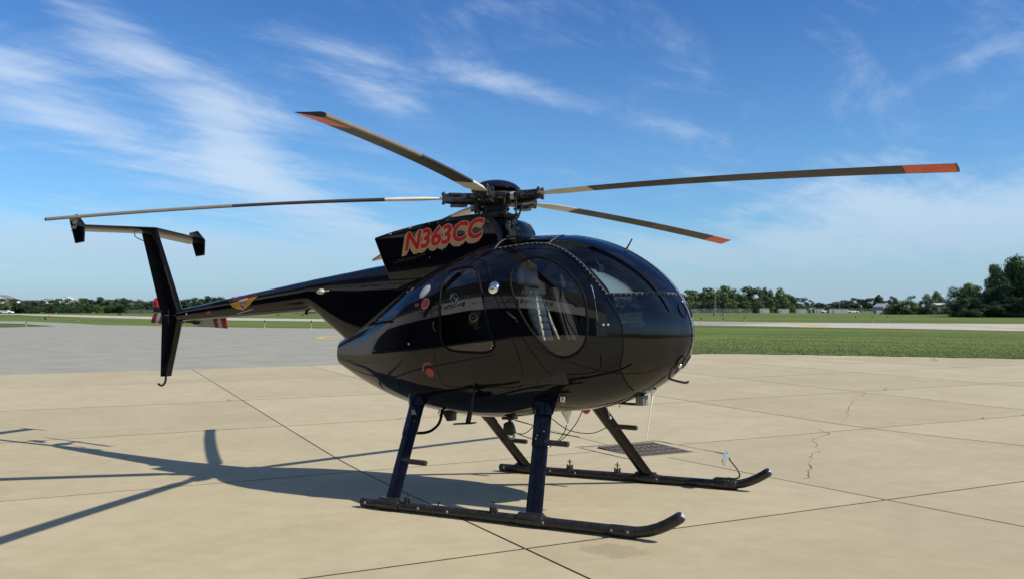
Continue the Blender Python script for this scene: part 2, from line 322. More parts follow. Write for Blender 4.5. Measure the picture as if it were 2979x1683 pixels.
def patch(name, V, N, T, mats, parent, th=0.0):    # a piece of curved skin as its own mesh with exact normals
    a = np.linalg.norm(np.cross(V[T[:, 1]] - V[T[:, 0]], V[T[:, 2]] - V[T[:, 0]]), axis=1); T = T[a > 1e-12]
    u, inv = np.unique(T, return_inverse=True); T = inv.reshape(T.shape); V = V[u]; N = N[u]; n = len(V)
    F = [T]; LN = [N[T].reshape(-1, 3)]; mi = [np.zeros(len(T), int)]; VV = V
    quads = np.zeros((0, 4), int)
    if th:
        VV = np.vstack([V, V - N * th]); F.append(T[:, ::-1] + n); LN.append(-N[T[:, ::-1]].reshape(-1, 3)); mi.append(np.ones(len(T), int))
        ed = np.concatenate([T[:, [0, 1]], T[:, [1, 2]], T[:, [2, 0]]]); key = np.sort(ed, 1)
        _, ix, ct = np.unique(key, axis=0, return_index=True, return_counts=True); bd = ed[ix[ct == 1]]
        quads = np.stack([bd[:, 1], bd[:, 0], bd[:, 0] + n, bd[:, 1] + n], 1)
    faces = [tuple(map(int, x)) for x in np.vstack(F)] + [tuple(map(int, x)) for x in quads]
    me = bpy.data.meshes.new(name); me.from_pydata(VV.tolist(), [], faces)
    me.polygons.foreach_set('material_index', np.concatenate(mi + [np.zeros(len(quads), int)]).astype(np.int32))
    me.shade_smooth(); ln = np.vstack(LN)
    if len(quads):
        qn = np.cross(VV[quads[:, 1]] - VV[quads[:, 0]], VV[quads[:, 2]] - VV[quads[:, 1]]); qn /= np.linalg.norm(qn, axis=1)[:, None] + 1e-9
        ln = np.vstack([ln, np.repeat(qn, 4, 0)])
    for m in (mats if isinstance(mats, (list, tuple)) else [mats]): me.materials.append(M[m])
    me.normals_split_custom_set(ln.tolist())
    return link(name, me, parent)
def text2d(body, size=1.0, shear=0.0, off=0.0, sp=1.0, res=4):
    cu = bpy.data.curves.new('t', 'FONT'); cu.body = body; cu.size = size; cu.shear = shear; cu.offset = off; cu.space_character = sp; cu.resolution_u = res
    ob = bpy.data.objects.new('t', cu); COL.objects.link(ob); dg = bpy.context.evaluated_depsgraph_get(); dg.update()
    me = bpy.data.meshes.new_from_object(ob.evaluated_get(dg)); v = np.array([p.co[:] for p in me.vertices]); f = [tuple(p.vertices) for p in me.polygons]
    bpy.data.objects.remove(ob); bpy.data.curves.remove(cu); bpy.data.meshes.remove(me); return v[:, :2], f

# ------------------------------------------------------------------ ground shape
FLAT = -.10
def gz(x, y):
    pl = math.tan(-TY) * np.asarray(x, float) + math.tan(TX) * np.asarray(y, float); s = .02
    lo = FLAT + s * np.log1p(np.exp(np.clip((pl - FLAT) / s, -60, 60)))
    return .5 - s * np.log1p(np.exp(np.clip((.5 - lo) / s, -60, 60)))
MD = np.array([.845, -.535]); ND = np.array([.535, .845])      # apron joint directions
MD /= np.linalg.norm(MD); ND = np.array([-MD[1], MD[0]])
def mn(m, n): return m * MD[0] + n * ND[0], m * MD[1] + n * ND[1]
def sheet(name, poly, z, m, parent=None):
    mb = MB(); mb.add([(x, y, z) for x, y in poly], [tuple(range(len(poly)))]); o = build(name, mb, m, parent, smooth=False)
    return o
# terrain: fine near the apron, coarse to the horizon
g1 = np.concatenate([-np.geomspace(4000, 60, 10), np.linspace(-50, 50, 51), np.geomspace(60, 4000, 10)])
XX, YY = np.meshgrid(g1, g1, indexing='ij'); ZZ = gz(XX, YY) - .035
n_ = len(g1); vv = np.stack([XX, YY, ZZ], -1).reshape(-1, 3)
fs = [(i * n_ + j, (i + 1) * n_ + j, (i + 1) * n_ + j + 1, i * n_ + j + 1) for i in range(n_ - 1) for j in range(n_ - 1)]
mb = MB(); mb.add(vv, fs); o = build('grass_field', mb, 'grass', ang=180); tag(o, kind='structure')
# bed under the slabs, dark joint sealant shows in the gaps
mB = MB(); mm = np.linspace(-20.1, 16, 40); nn_ = np.linspace(-26, 33, 60); vs = []
for a in mm:
    for b in nn_: x, y = mn(a, b); vs.append((x, y, float(gz(x, y)) - .0045))
GE = [(-12.0, 25.0), (-7.5, 26.5), (-3.8, 27.6), (-1.0, 28.2), (3.9, 29.1), (9.0, 30.0), (14.0, 31.0)]          # grass edge, concrete on this side
def gedge(x): return np.interp(x, [p[0] for p in GE], [p[1] for p in GE])
k_ = len(nn_); vs = np.array(vs); T0 = np.array([t for i in range(len(mm) - 1) for j in range(k_ - 1) for t in ((i * k_ + j, (i + 1) * k_ + j, (i + 1) * k_ + j + 1), (i * k_ + j, (i + 1) * k_ + j + 1, i * k_ + j + 1))])
vs, N0, T0, _ = cut(vs, np.tile([0., 0, 1], (len(vs), 1)), T0, vs[:, 1] - gedge(vs[:, 0]))
apron = patch('apron', vs, N0, T0, 'joint', None); tag(apron, kind='structure')
# concrete slabs, one object each
ML = [-20.05, -15.35, -10.42, -6.27, -1.97, 2.08, 6.2, 10.3, 14.4]
NL = [-25.0, -19.5, -14.0, -8.6, -.745, 2.79, 7.2, 11.7, 16.2, 20.6, 25.0, 29.4]
gap, gapm = .011, .022
def hg(m): return .036 if m < -9 else .030 if m < -5 else .020
def slab(m0, m1, n0, n1):
    a = np.linspace(m0 + hg(m0), m1 - hg(m1), 9); b = np.linspace(n0 + (gap if n0 < 5 else .018), n1 - (gap if n1 < 5 else .018), 9); A, B = np.meshgrid(a, b, indexing='ij')
    x, y = mn(A, B); V = np.stack([x, y, gz(x, y)], -1).reshape(-1, 3); T = []
    for i in range(8):
        for j in range(8): p = i * 9 + j; T += [(p, p + 9, p + 10), (p, p + 10, p + 1)]
    T = np.array(T); N = np.tile([0., 0, 1], (len(V), 1))
    if (V[:, 1] > gedge(V[:, 0])).any(): V, N, T, _ = cut(V, N, T, V[:, 1] - gedge(V[:, 0]))
    if len(T) == 0: return
    if True:
        o = patch('concrete_slab', V, N, T, ['concrete', 'concrete'], apron, .10)
for i in range(len(ML) - 1):
    for j in range(len(NL) - 1): slab(ML[i], ML[i + 1], NL[j], NL[j + 1])
# cracks in the slabs
def ribbon(name, pts, w, m, parent=None, lift=.0035, jit=0.0, sub=3):
    P = []
    for (xa, ya), (xb, yb) in zip(pts[:-1], pts[1:]):
        for t in np.arange(sub) / sub: P.append((xa + (xb - xa) * t + (rng.random() - .5) * jit, ya + (yb - ya) * t + (rng.random() - .5) * jit))
    P = np.array(P + [pts[-1]]); vs = []
    for i, p in enumerate(P):
        d = P[min(i + 1, len(P) - 1)] - P[max(i - 1, 0)]; d /= np.linalg.norm(d); nrm = np.array([-d[1], d[0]]); ww = w * rng.choice([.15, .5, 1.0, 1.6], p=[.3, .35, .25, .10])
        for s_ in (-1, 1): q = p + nrm * s_ * ww / 2; vs.append((q[0], q[1], float(gz(q[0], q[1])) + lift))
    mb = MB(); mb.add(vs, [(2 * i, 2 * i + 1, 2 * i + 3, 2 * i + 2) for i in range(len(P) - 1)]); return build(name, mb, m, parent, smooth=False)
ribbon('crack', [(1.55, 6.55), (1.80, 6.25), (1.74, 5.75), (1.71, 5.45), (1.83, 5.1), (1.92, 4.75), (2.06, 4.35), (2.02, 3.95), (2.13, 3.55), (2.2, 3.1), (2.28, 2.6), (2.40, 2.2), (2.36, 2.05)], .012, 'crack', apron, jit=.07)
ribbon('crack', [(1.62, 8.0), (1.54, 8.9), (1.42, 9.5), (1.32, 10.6), (1.25, 11.0), (1.2, 12.2), (1.1, 13.2)], .010, 'crack', apron, jit=.10)
ribbon('crack', [(1.0, 27.6), (1.3, 26.6), (1.2, 26.2)], .05, 'crack', apron, jit=.02); ribbon('crack', [(-3.4, 24.8), (-1.9, 24.0), (-.6, 23.2)], .05, 'crack', apron, jit=.04)
# little weeds rooted in the joints
def weed(m, n, k=9):
    x, y = mn(m, n); mb = MB(); z = float(gz(x, y)) - .004
    for _ in range(k):
        a = rng.uniform(0, 6.28); l = rng.uniform(.02, .09); b = (x + rng.normal(0, .03), y + rng.normal(0, .03)); mb.add([(b[0] - .006 * math.sin(a), b[1] + .006 * math.cos(a), z), (b[0] + .006 * math.sin(a), b[1] - .006 * math.cos(a), z), (b[0] + l * math.cos(a), b[1] + l * math.sin(a), z + rng.uniform(.008, .05))], [(0, 1, 2)])
    o = build('weed', mb, 'weedgreen', apron, smooth=False); o['kind'] = 'stuff'
for m, n in ((-1.95, 12.2), (-1.95, 10.9), (-.3, 8.6), (-6.27, 1.2), (-10.4, -1.0), (-1.96, 9.8), (-6.27, 12.6), (-1.97, 13.8)): weed(m, n)
# asphalt, branch, runway, taxiway
def pave(name, poly, z, m): tag(sheet(name, poly, z, m), kind='structure')
e0 = mn(-20.05, -26); e1 = mn(-20.05, 33)
pave('asphalt_apron', [e0, mn(-20.05, 17.0), (-16.0, 40.0), (-30, 47), (-48.1, 50.0), (-55.7, 48.1), (-65.6, 47.1), (-75.4, 48.2), (-81.2, 47.8), (-78.7, 41.7), (-77.9, 36.1), (-84, 20), (-90, -40), (-30, -40)], FLAT - .012, 'asphalt')
pave('asphalt_lane', [(-118, 57.1), (-112.8, 57.5), (-92.8, 52.5), (-82.6, 48.6), (-79, 47.5), (-78.2, 42.0), (-80.6, 42.7), (-95.7, 47.7), (-100.3, 47.8), (-160, 55), (-170, 70)], FLAT - .018, 'asphalt')
pave('runway', [(-420, 170), (-239.3, 128.2), (-190, 116), (-148.6, 103.5), (-114.2, 98.0), (-94, 94.8), (-60, 92), (-40, 93), (-40, 80.5), (-60, 78), (-95.5, 78.5), (-110.2, 79.0), (-145.1, 88.0), (-195.4, 105.1), (-225.5, 117.7), (-420, 158)], FLAT - .022, 'oldconcrete')
pave('taxiway', [(-42, 107.5), (-36.1, 106), (-23.1, 103.7), (-15.6, 103.8), (2.7, 107), (40, 113), (40, 68), (3.2, 71.8), (-6.1, 75.6), (-13.1, 76.2), (-21.5, 79.7), (-26.7, 79.7), (-42, 80)], FLAT - .020, 'asphalt')
pave('taxiway_concrete', [(-25, 80.2), (-21.5, 98), (2.7, 106.3), (40, 112), (40, 69), (3.2, 72.3), (-6.1, 76.0), (-13.1, 76.6), (-21.3, 80.0)], FLAT - .015, 'oldconcrete')
def mark(poly, nm='painted_line'): return sheet(nm, poly, FLAT - .010, 'yellow')
for P_ in ([(-22.3, 99.5), (-21.9, 99.8), (-13.0, 76.9), (-13.4, 76.9)], [(-21.3, 100.1), (-20.8, 100.4), (-12.2, 77.0), (-12.7, 77.0)], [(-6.2, 97.7), (-5.4, 98.2), (3.3, 80.2), (3.2, 78.6)], [(-4.8, 98.2), (-4.4, 98.6), (3.4, 82.2), (3.3, 81.2)]):
    tag(mark(P_), kind='structure')
mb = MB(); c0 = np.array([-30.6, 34.6]); vs = []
for i in range(48):
    t = 2 * math.pi * i / 48
    for r_ in (3.6, 4.15): vs.append((c0[0] + r_ * math.cos(t), c0[1] + r_ * math.sin(t), FLAT - .007))
mb.add(vs, [(2 * i, 2 * i + 1, (2 * i + 3) % 96, (2 * i + 2) % 96) for i in range(48)]); tag(build('painted_ring', mb, 'yellow', smooth=False), kind='structure')
# short grass blades, thick where the field meets the concrete
NB = 90000; bx = rng.uniform(-12, 10, NB); by = gedge(bx) + .06 * np.sin(bx * 3.1) + .05 * np.sin(bx * 9.7 + 1) - .05 + np.concatenate([rng.exponential(.22, NB // 4), rng.exponential(11, NB - NB // 4)])
kk = by < 62; bx, by = bx[kk], by[kk]; nb = len(bx); th_ = rng.uniform(0, 6.28, nb); hh = rng.uniform(.012, .042, nb); ww = rng.uniform(.008, .02, nb); lx = rng.normal(0, .03, nb); ly = rng.normal(0, .03, nb); bz = gz(bx, by) - .036 + np.where(by < gedge(bx), .034, 0)
V3 = np.stack([np.stack([bx - ww * np.cos(th_), by - ww * np.sin(th_), bz], 1), np.stack([bx + ww * np.cos(th_), by + ww * np.sin(th_), bz], 1), np.stack([bx + lx, by + ly, bz + hh], 1)], 1).reshape(-1, 3)
me = bpy.data.meshes.new('grass_blades'); me.from_pydata(V3.tolist(), [], np.arange(nb * 3).reshape(-1, 3).tolist()); me.materials.append(M['blade']); o = link('grass_blades', me); tag(o, 'short mown grass blades along the concrete edge', 'grass', kind='stuff')

# ------------------------------------------------------------------ helicopter
H = empty('helicopter'); H.rotation_euler = (TX, TY, 0)
tag(H, 'black helicopter with red registration letters parked on the concrete apron', 'helicopter')
XS = np.array([-1.895, -1.5, -1.0, -.5, 0, .35, .7]); XN, ZN = 1.985, 1.468
ZTk = np.array([1.478, 1.676, 1.932, 2.167, 2.337, 2.405, 2.394]); ZBk = np.array([1.192, 1.012, .846, .752, .716, .728, .788]); Wk = np.array([.130, .285, .488, .640, .683, .692, .693])
def pchip(xk, yk, x):
    h = np.diff(xk); dl = np.diff(yk) / h; n = len(xk); dd = np.zeros(n)
    for i in range(1, n - 1):
        if dl[i - 1] * dl[i] > 0: w1 = 2 * h[i] + h[i - 1]; w2 = h[i] + 2 * h[i - 1]; dd[i] = (w1 + w2) / (w1 / dl[i - 1] + w2 / dl[i])
    dd[0] = dl[0]; i = np.clip(np.searchsorted(xk, x) - 1, 0, n - 2); t = (x - xk[i]) / h[i]
    return yk[i] * (2*t**3 - 3*t**2 + 1) + h[i] * dd[i] * (t**3 - 2*t**2 + t) + yk[i+1] * (-2*t**3 + 3*t**2) + h[i] * dd[i+1] * (t**3 - t**2)
def prof0(x):
    f = np.clip((x - .7) / (XN - .7), 0, 1); m = x > .7; xl = np.clip(x, -1.895, .7); e = lambda p: np.clip(1 - f**p, 0, 1)**(1 / p)
    return (np.where(m, ZN + (ZTk[-1] - ZN) * e(1.847), pchip(XS, ZTk, xl)), np.where(m, ZN - (ZN - ZBk[-1]) * e(1.97), pchip(XS, ZBk, xl)), np.where(m, Wk[-1] * e(1.903), pchip(XS, Wk, xl)))
GX = np.linspace(-1.895, 1.6, 1399); kern = np.exp(-.5 * (np.arange(-150, 151) * .0025 / .11)**2); kern /= kern.sum(); SM = []
for y in prof0(GX):
    yy = prof0(np.linspace(1.6, 1.98, 153))[len(SM)][1:151]; ext = np.concatenate([2 * y[0] - y[150:0:-1], y, yy]); SM.append(np.convolve(ext, kern, 'valid'))
def prof(x):
    x = np.asarray(x, float); p = prof0(x); bl = np.clip((1.35 - x) / .5, 0, 1); bl = bl * bl * (3 - 2 * bl)
    return [a * (1 - bl) + np.interp(x, GX, s) * bl for a, s in zip(p, SM)]
EX = 2.25
def zmid(zt, zb): return zb + (zt - zb) * .47
def ysurf(x, z):
    zt, zb, w = prof(x); zm = zmid(zt, zb); h = np.where(z > zm, zt - zm, zm - zb); return w * np.clip(1 - np.clip(np.abs(z - zm) / h, 0, 1)**EX, 0, 1)**(1 / EX)
def ztop(x, y, sgn=1):
    zt, zb, w = prof(x); zm = zmid(zt, zb); k = np.clip(1 - np.clip(np.abs(y) / np.maximum(w, 1e-5), 0, 1)**EX, 0, 1)**(1 / EX); return zm + (zt - zm) * k if sgn > 0 else zm - (zm - zb) * k
def Ff(p):
    x = min(p[0], XN - 1e-5); zt, zb, w = [float(a) for a in prof(x)]; zm = zmid(zt, zb); h = zt - zm if p[2] > zm else zm - zb
    return (abs(p[1]) / max(w, 1e-5))**EX + (abs(p[2] - zm) / max(h, 1e-5))**EX - 1
def nrm(p):
    e = 2e-3; g = Vector([(Ff((p[0] + (e if i == 0 else 0), p[1] + (e if i == 1 else 0), p[2] + (e if i == 2 else 0))) - Ff((p[0] - (e if i == 0 else 0), p[1] - (e if i == 1 else 0), p[2] - (e if i == 2 else 0)))) for i in range(3)]); return g.normalized()
def side(x, z, s=-1): return Vector((x, s * float(ysurf(x, z)), z))
NX1, NX2, NV = 170, 120, 176
xs = np.concatenate([np.linspace(-1.895, .7, NX1, endpoint=False), .7 + (XN - .7) * np.sin(np.linspace(0, math.pi / 2, NX2 + 1))[:-1]])
ZT, ZB, WD = prof(xs); va = np.linspace(0, 2 * math.pi, NV, endpoint=False); c_, s_ = np.cos(va), np.sin(va)
cy = np.sign(c_) * np.abs(c_)**(2 / EX); sz_ = np.sign(s_) * np.abs(s_)**(2 / EX); ZM = zmid(ZT, ZB)
G = np.stack([np.repeat(xs[:, None], NV, 1), WD[:, None] * cy, np.where(sz_ > 0, ZM[:, None] + (ZT - ZM)[:, None] * sz_, ZM[:, None] + (ZM - ZB)[:, None] * sz_)], -1)
du = np.gradient(G, axis=0); dv = np.roll(G, -1, 1) - np.roll(G, 1, 1); GN = np.cross(dv, du); GN /= np.linalg.norm(GN, axis=2)[:, :, None] + 1e-12
cen = np.stack([xs, 0 * xs, ZM], 1)[:, None]
if ((G - cen) * GN).sum() < 0: GN = -GN
nx = len(xs); V = np.vstack([G.reshape(-1, 3), [[XN, 0, ZN], [-1.908, 0, 1.335]]]); N = np.vstack([GN.reshape(-1, 3), [[1, 0, 0], [-1, 0, 0]]])
I, J = np.meshgrid(np.arange(nx - 1), np.arange(NV), indexing='ij'); a = I * NV + J; b = I * NV + (J + 1) % NV; c = a + NV; d = b + NV
T = np.vstack([np.stack([a, b, d], -1).reshape(-1, 3), np.stack([a, d, c], -1).reshape(-1, 3)])
j = np.arange(NV); T = np.vstack([T, np.stack([(nx - 1) * NV + j, (nx - 1) * NV + (j + 1) % NV, np.full(NV, nx * NV)], 1), np.stack([(j + 1) % NV, j, np.full(NV, nx * NV + 1)], 1)])
tn = np.cross(V[T[:, 1]] - V[T[:, 0]], V[T[:, 2]] - V[T[:, 0]])
fl = (tn * N[T].mean(1)).sum(1) < 0; T[fl] = T[fl][:, ::-1]
RWIN = closed([(-.177, 2.029), (-.13, 2.084), (-.002, 2.104), (.118, 2.098), (.187, 2.069), (.236, 2.003), (.31, 1.85), (.366, 1.689), (.408, 1.543), (.445, 1.451), (.45, 1.399), (.415, 1.354), (.35, 1.337), (.19, 1.340), (.027, 1.352), (-.057, 1.377), (-.106, 1.418), (-.126, 1.499), (-.140, 1.636), (-.160, 1.774), (-.183, 1.915), (-.191, 1.979)])
FWIN = closed([(.581, 2.012), (.61, 2.086), (.672, 2.130), (.762, 2.151), (.883, 2.13), (1.007, 2.077), (1.116, 1.999), (1.207, 1.905), (1.268, 1.801), (1.299, 1.675), (1.306, 1.551), (1.291, 1.44), (1.249, 1.366), (1.189, 1.317), (1.11, 1.292), (1.034, 1.305), (.973, 1.344), (.898, 1.42), (.819, 1.523), (.74, 1.639), (.667, 1.77), (.604, 1.904)])
RDOOR = closed([(-.30, 2.10), (-.20, 2.16), (-.057, 2.185), (.13, 2.175), (.235, 2.145), (.31, 2.06), (.376, 1.942), (.45, 1.82), (.517, 1.697), (.585, 1.56), (.64, 1.44), (.685, 1.30), (.690, 1.16), (.66, 1.06), (.58, 1.035), (.314, 1.03), (0, 1.03), (-.13, 1.035), (-.18, 1.07), (-.20, 1.227), (-.225, 1.501), (-.265, 1.80), (-.30, 2.0)])
FDOOR = closed([(.36, 2.12), (.42, 2.19), (.572, 2.228), (.768, 2.229), (.963, 2.196), (1.125, 2.105), (1.254, 1.981), (1.334, 1.85), (1.376, 1.673), (1.396, 1.413), (1.388, 1.25), (1.36, 1.185), (1.28, 1.160), (1.15, 1.150), (1.03, 1.146), (.97, 1.150), (.925, 1.175), (.832, 1.319), (.702, 1.525), (.561, 1.748), (.443, 1.925), (.375, 2.05)])
WSREAR = [(.862, 2.351), (.850, 2.30), (.844, 2.266), (.910, 2.243), (.972, 2.217), (1.077, 2.159), (1.199, 2.069), (1.278, 1.992), (1.333, 1.934), (1.387, 1.87), (1.440, 1.812)]
UPPER = np.array([(.87, 2.6)] + WSREAR + [(2.3, 1.812), (2.3, 2.6)])
LOWR = [(1.446, 1.790), (1.477, 1.74), (1.515, 1.677), (1.551, 1.607), (1.571, 1.514), (1.574, 1.422), (1.560, 1.314), (1.530, 1.225), (1.522, 1.174), (1.527, 1.117), (1.535, 1.053), (1.543, 1.005)]
LOWER = np.array(LOWR + [(1.56, .985), (1.66, 1.035), (1.80, 1.13), (2.3, 1.5), (2.3, 1.790)])
ROOF = np.array([(.30, 2.259), (.38, 2.268), (.476, 2.274), (.657, 2.284), (.765, 2.278), (.836, 2.268), (.843, 2.30), (.854, 2.355), (.86, 2.6), (.28, 2.6), (.291, 2.37), (.293, 2.312)])
NPY = lambda z: np.interp(z, [.9, 1.11, 1.217, 1.4, 1.59, 1.756, 1.80], [.06, .10, .17, .19, .15, .118, .11])
g_ = .0028
def both(V, N, T, nm, mats, parent, th, out=None):
    res = []
    for s in (-1, 1):
        k = np.sign(V[T].mean(1)[:, 1]) == s; res.append(patch(nm, V, N, T[k], mats, parent, th))
    return res
BM = ['black', 'lining']
for poly, wpoly, dn in ((RDOOR, RWIN, 'rear_door'), (FDOOR, FWIN, 'front_door')):
    V, N, Ti, T = cut(V, N, T, sdf(poly, V[:, [0, 2]]) - g_); V, N, Td, _ = cut(V, N, Ti, sdf(poly, V[:, [0, 2]]) + g_)
    V, N, Tw, Td = cut(V, N, Td, sdf(wpoly, V[:, [0, 2]]))
    ds = both(V, N, Td, dn, BM, H, .018)
    for s, dr in zip((-1, 1), ds):
        k = np.sign(V[Tw].mean(1)[:, 1]) == s; patch('door_window', V, N, Tw[k], 'doorglass', dr)
        mb = MB(); pts = [side(x, z, s) + nrm(side(x, z, s)) * .001 for x, z in np.vstack([wpoly, wpoly[:1]])]; mb.tube(pts, .0115, 6, cap=False); build('window_seal', mb, 'rubber', dr)
    if dn == 'front_door': FD = ds
    else: RD = ds
V, N, Tu, T = cut(V, N, T, np.maximum(sdf(UPPER, V[:, [0, 2]]), .016 - np.abs(V[:, 1])))
both(V, N, Tu, 'upper_windscreen', 'glass', H, 0)
V, N, Tl, T = cut(V, N, T, np.maximum(sdf(LOWER, V[:, [0, 2]]), NPY(V[:, 2]) - np.abs(V[:, 1])))
both(V, N, Tl, 'lower_windscreen', 'darkglass', H, 0)
V, N, Tn, T = cut(V, N, T, np.maximum(np.maximum(sdf(LOWER, V[:, [0, 2]]), .014 - np.abs(V[:, 1])), np.maximum(1.12 - V[:, 2], 1.6 - V[:, 0])) + .002)
both(V, N, Tn, 'nose_panel', BM, H, .010)
V, N, Tr, T = cut(V, N, T, sdf(ROOF, V[:, [0, 2]]) + .001)
patch('roof_panel', V, N, Tr, ['darkglass', 'lining'], H, .0)
for xp in (-.86, -1.42):
    V, N, _, T = cut(V, N, T, np.abs(V[:, 0] - xp) - .0016)
V, N, _, T = cut(V, N, T, np.maximum(np.abs(V[:, 2] - .985) - .0014, np.abs(V[:, 0] - .2) - 1.02))
V, N, _, T = cut(V, N, T, np.maximum(np.abs(V[:, 0] - .32) - .0014, np.maximum(V[:, 2] - 2.24, 2.19 - V[:, 2])))
FUS = patch('fuselage', V, N, T, BM, H, .016)
rb = MB()
for s in (-1, 1):
    for x_, z_ in [(x, z) for x in (-.885, -.835, -1.445) for z in np.arange(.95, 2.0, .045)] + [(x, z) for z in (1.010, .962) for x in np.arange(-.80, 1.2, .055)]:
        if float(ysurf(x_, z_)) < .15: continue
        p = Vector((x_, s * float(ysurf(x_, z_)), z_)); rb.lathe([(.0042, 0), (.0032, .0014), (0, .0018)], p, nrm(p), 6)
o = build('fuselage_rivets', rb, 'matte', FUS); o['kind'] = 'stuff'
# riveted strips
def strip(pts, w=.024, m='black', rm='bladelight', step=.042, wn=None):
    P = [Vector(p) for p in pts]; mb = MB(); vs = []
    for i, p in enumerate(P):
        d = (P[min(i + 1, len(P) - 1)] - P[max(i - 1, 0)]).normalized(); n = nrm(p); b = n.cross(d).normalized()
        vs += [p + b * w / 2 + n * .0012, p + b * w * .42 + n * .0042, p - b * w * .42 + n * .0042, p - b * w / 2 + n * .0012]
    mb.add(vs, [(4 * i + k, 4 * i + k + 1, 4 * i + k + 5, 4 * i + k + 4) for i in range(len(P) - 1) for k in range(3)])
    o = build('rivet_strip', mb, m, H, ang=60); rb = MB(); acc = 0.0
    for i in range(1, len(P)):
        acc += (P[i] - P[i - 1]).length
        if acc >= step: acc = 0; n = nrm(P[i]); rb.lathe([(.0062, 0), (.005, .0026), (.0022, .0042)], P[i] + n * .004, n, 7)
    r_ = build('rivets', rb, rm, o); r_['kind'] = 'stuff'
    eb = MB(); eb.tube([p + nrm(p) * .0035 + nrm(p).cross((P[min(i + 1, len(P) - 1)] - P[max(i - 1, 0)]).normalized()) * (w * .5) for i, p in enumerate(P)], .0022, 5, cap=False)
    build('sealant_bead', eb, 'grey', o); return o
for s in (-1, 1):
    crv = spline([(x, z, 0) for x, z in [(.30, 2.259), (.476, 2.274), (.657, 2.284), (.765, 2.278), (.844, 2.266), (.972, 2.217), (1.077, 2.159), (1.199, 2.069), (1.278, 1.992), (1.333, 1.934), (1.387, 1.87), (1.444, 1.802)]], 10)
    strip([side(x, z, s) for x, z, _ in crv])
    strip([Vector((x, s * float(ysurf(x, 1.801)), 1.801)) for x in np.concatenate([np.linspace(1.45, 1.8, 30), np.linspace(1.805, 1.872, 20)])])
    strip([side(.30 - .01 * k / 12, 2.259 + .125 * k / 12, s) for k in range(13)], step=.03)
    strip([side(.844 + .02 * k / 12, 2.266 + .10 * k / 12, s) for k in range(13)], step=.03)
    crv = spline([(x, z, 0) for x, z in LOWR], 6); mb = MB(); mb.tube([side(x, z, s) + nrm(side(x, z, s)) * .001 for x, z, _ in crv], .006, 6, cap=False); build('windscreen_edge', mb, 'rubber', H)
    mb = MB(); mb.tube([Vector((float(np.interp(z, [1.1, 1.2, 1.4, 1.6, 1.8], [0, 0, 0, 0, 0])), 0, z)) for z in (1, 1.1)], .001, 3)
tz = np.linspace(0, 1, 70); xc = np.concatenate([.87 + (1.94 - .87) * tz[:60]]); cpt = [Vector((x, 0, float(ztop(x, 0)))) for x in xc]
for z in np.linspace(cpt[-1].z - .02, 1.14, 60):
    lo, hi = 1.5, XN - 1e-4
    for _ in range(30):
        m_ = (lo + hi) / 2; zt, zb, w_ = [float(q) for q in prof(m_)]
        if zb < z < zt: lo = m_
        else: hi = m_
    cpt.append(Vector((lo, 0, z)))
strip(cpt, w=.036, step=.05)
def disc(name, x, z, r, prof_, m, s=-1, parent=H, sx=1.0, p=None, xdir=None, n=24):
    p = p or side(x, z, s); nn = nrm(p); mb = MB(); mb.lathe([(r * a, h) for a, h in prof_], p, nn, n, sx=sx, xdir=xdir); return build(name, mb, m, parent)
for s in (-1, 1):
    for (yy, z) in ((.085, 1.673), (.075, 1.235)):
        lo, hi = 1.4, XN - 1e-4
        for _ in range(30):
            m_ = (lo + hi) / 2
            if float(ysurf(m_, z)) > yy: lo = m_
            else: hi = m_
        p = Vector((lo, s * yy, z)); v_ = disc('nose_vent', 0, 0, .052, [(1, 0), (1, .006), (.86, .006), (.80, -.012), (0, -.014)], 'black', p=p, sx=1.35, xdir=(0, 0, 1))
        mb = MB(); mb.lathe([(.022, 0), (.02, .004), (.0, .005)], p + nrm(p) * .001 + Vector((0, 0, -.03)), nrm(p), 12); build('vent_glint', mb, 'chrome', v_)
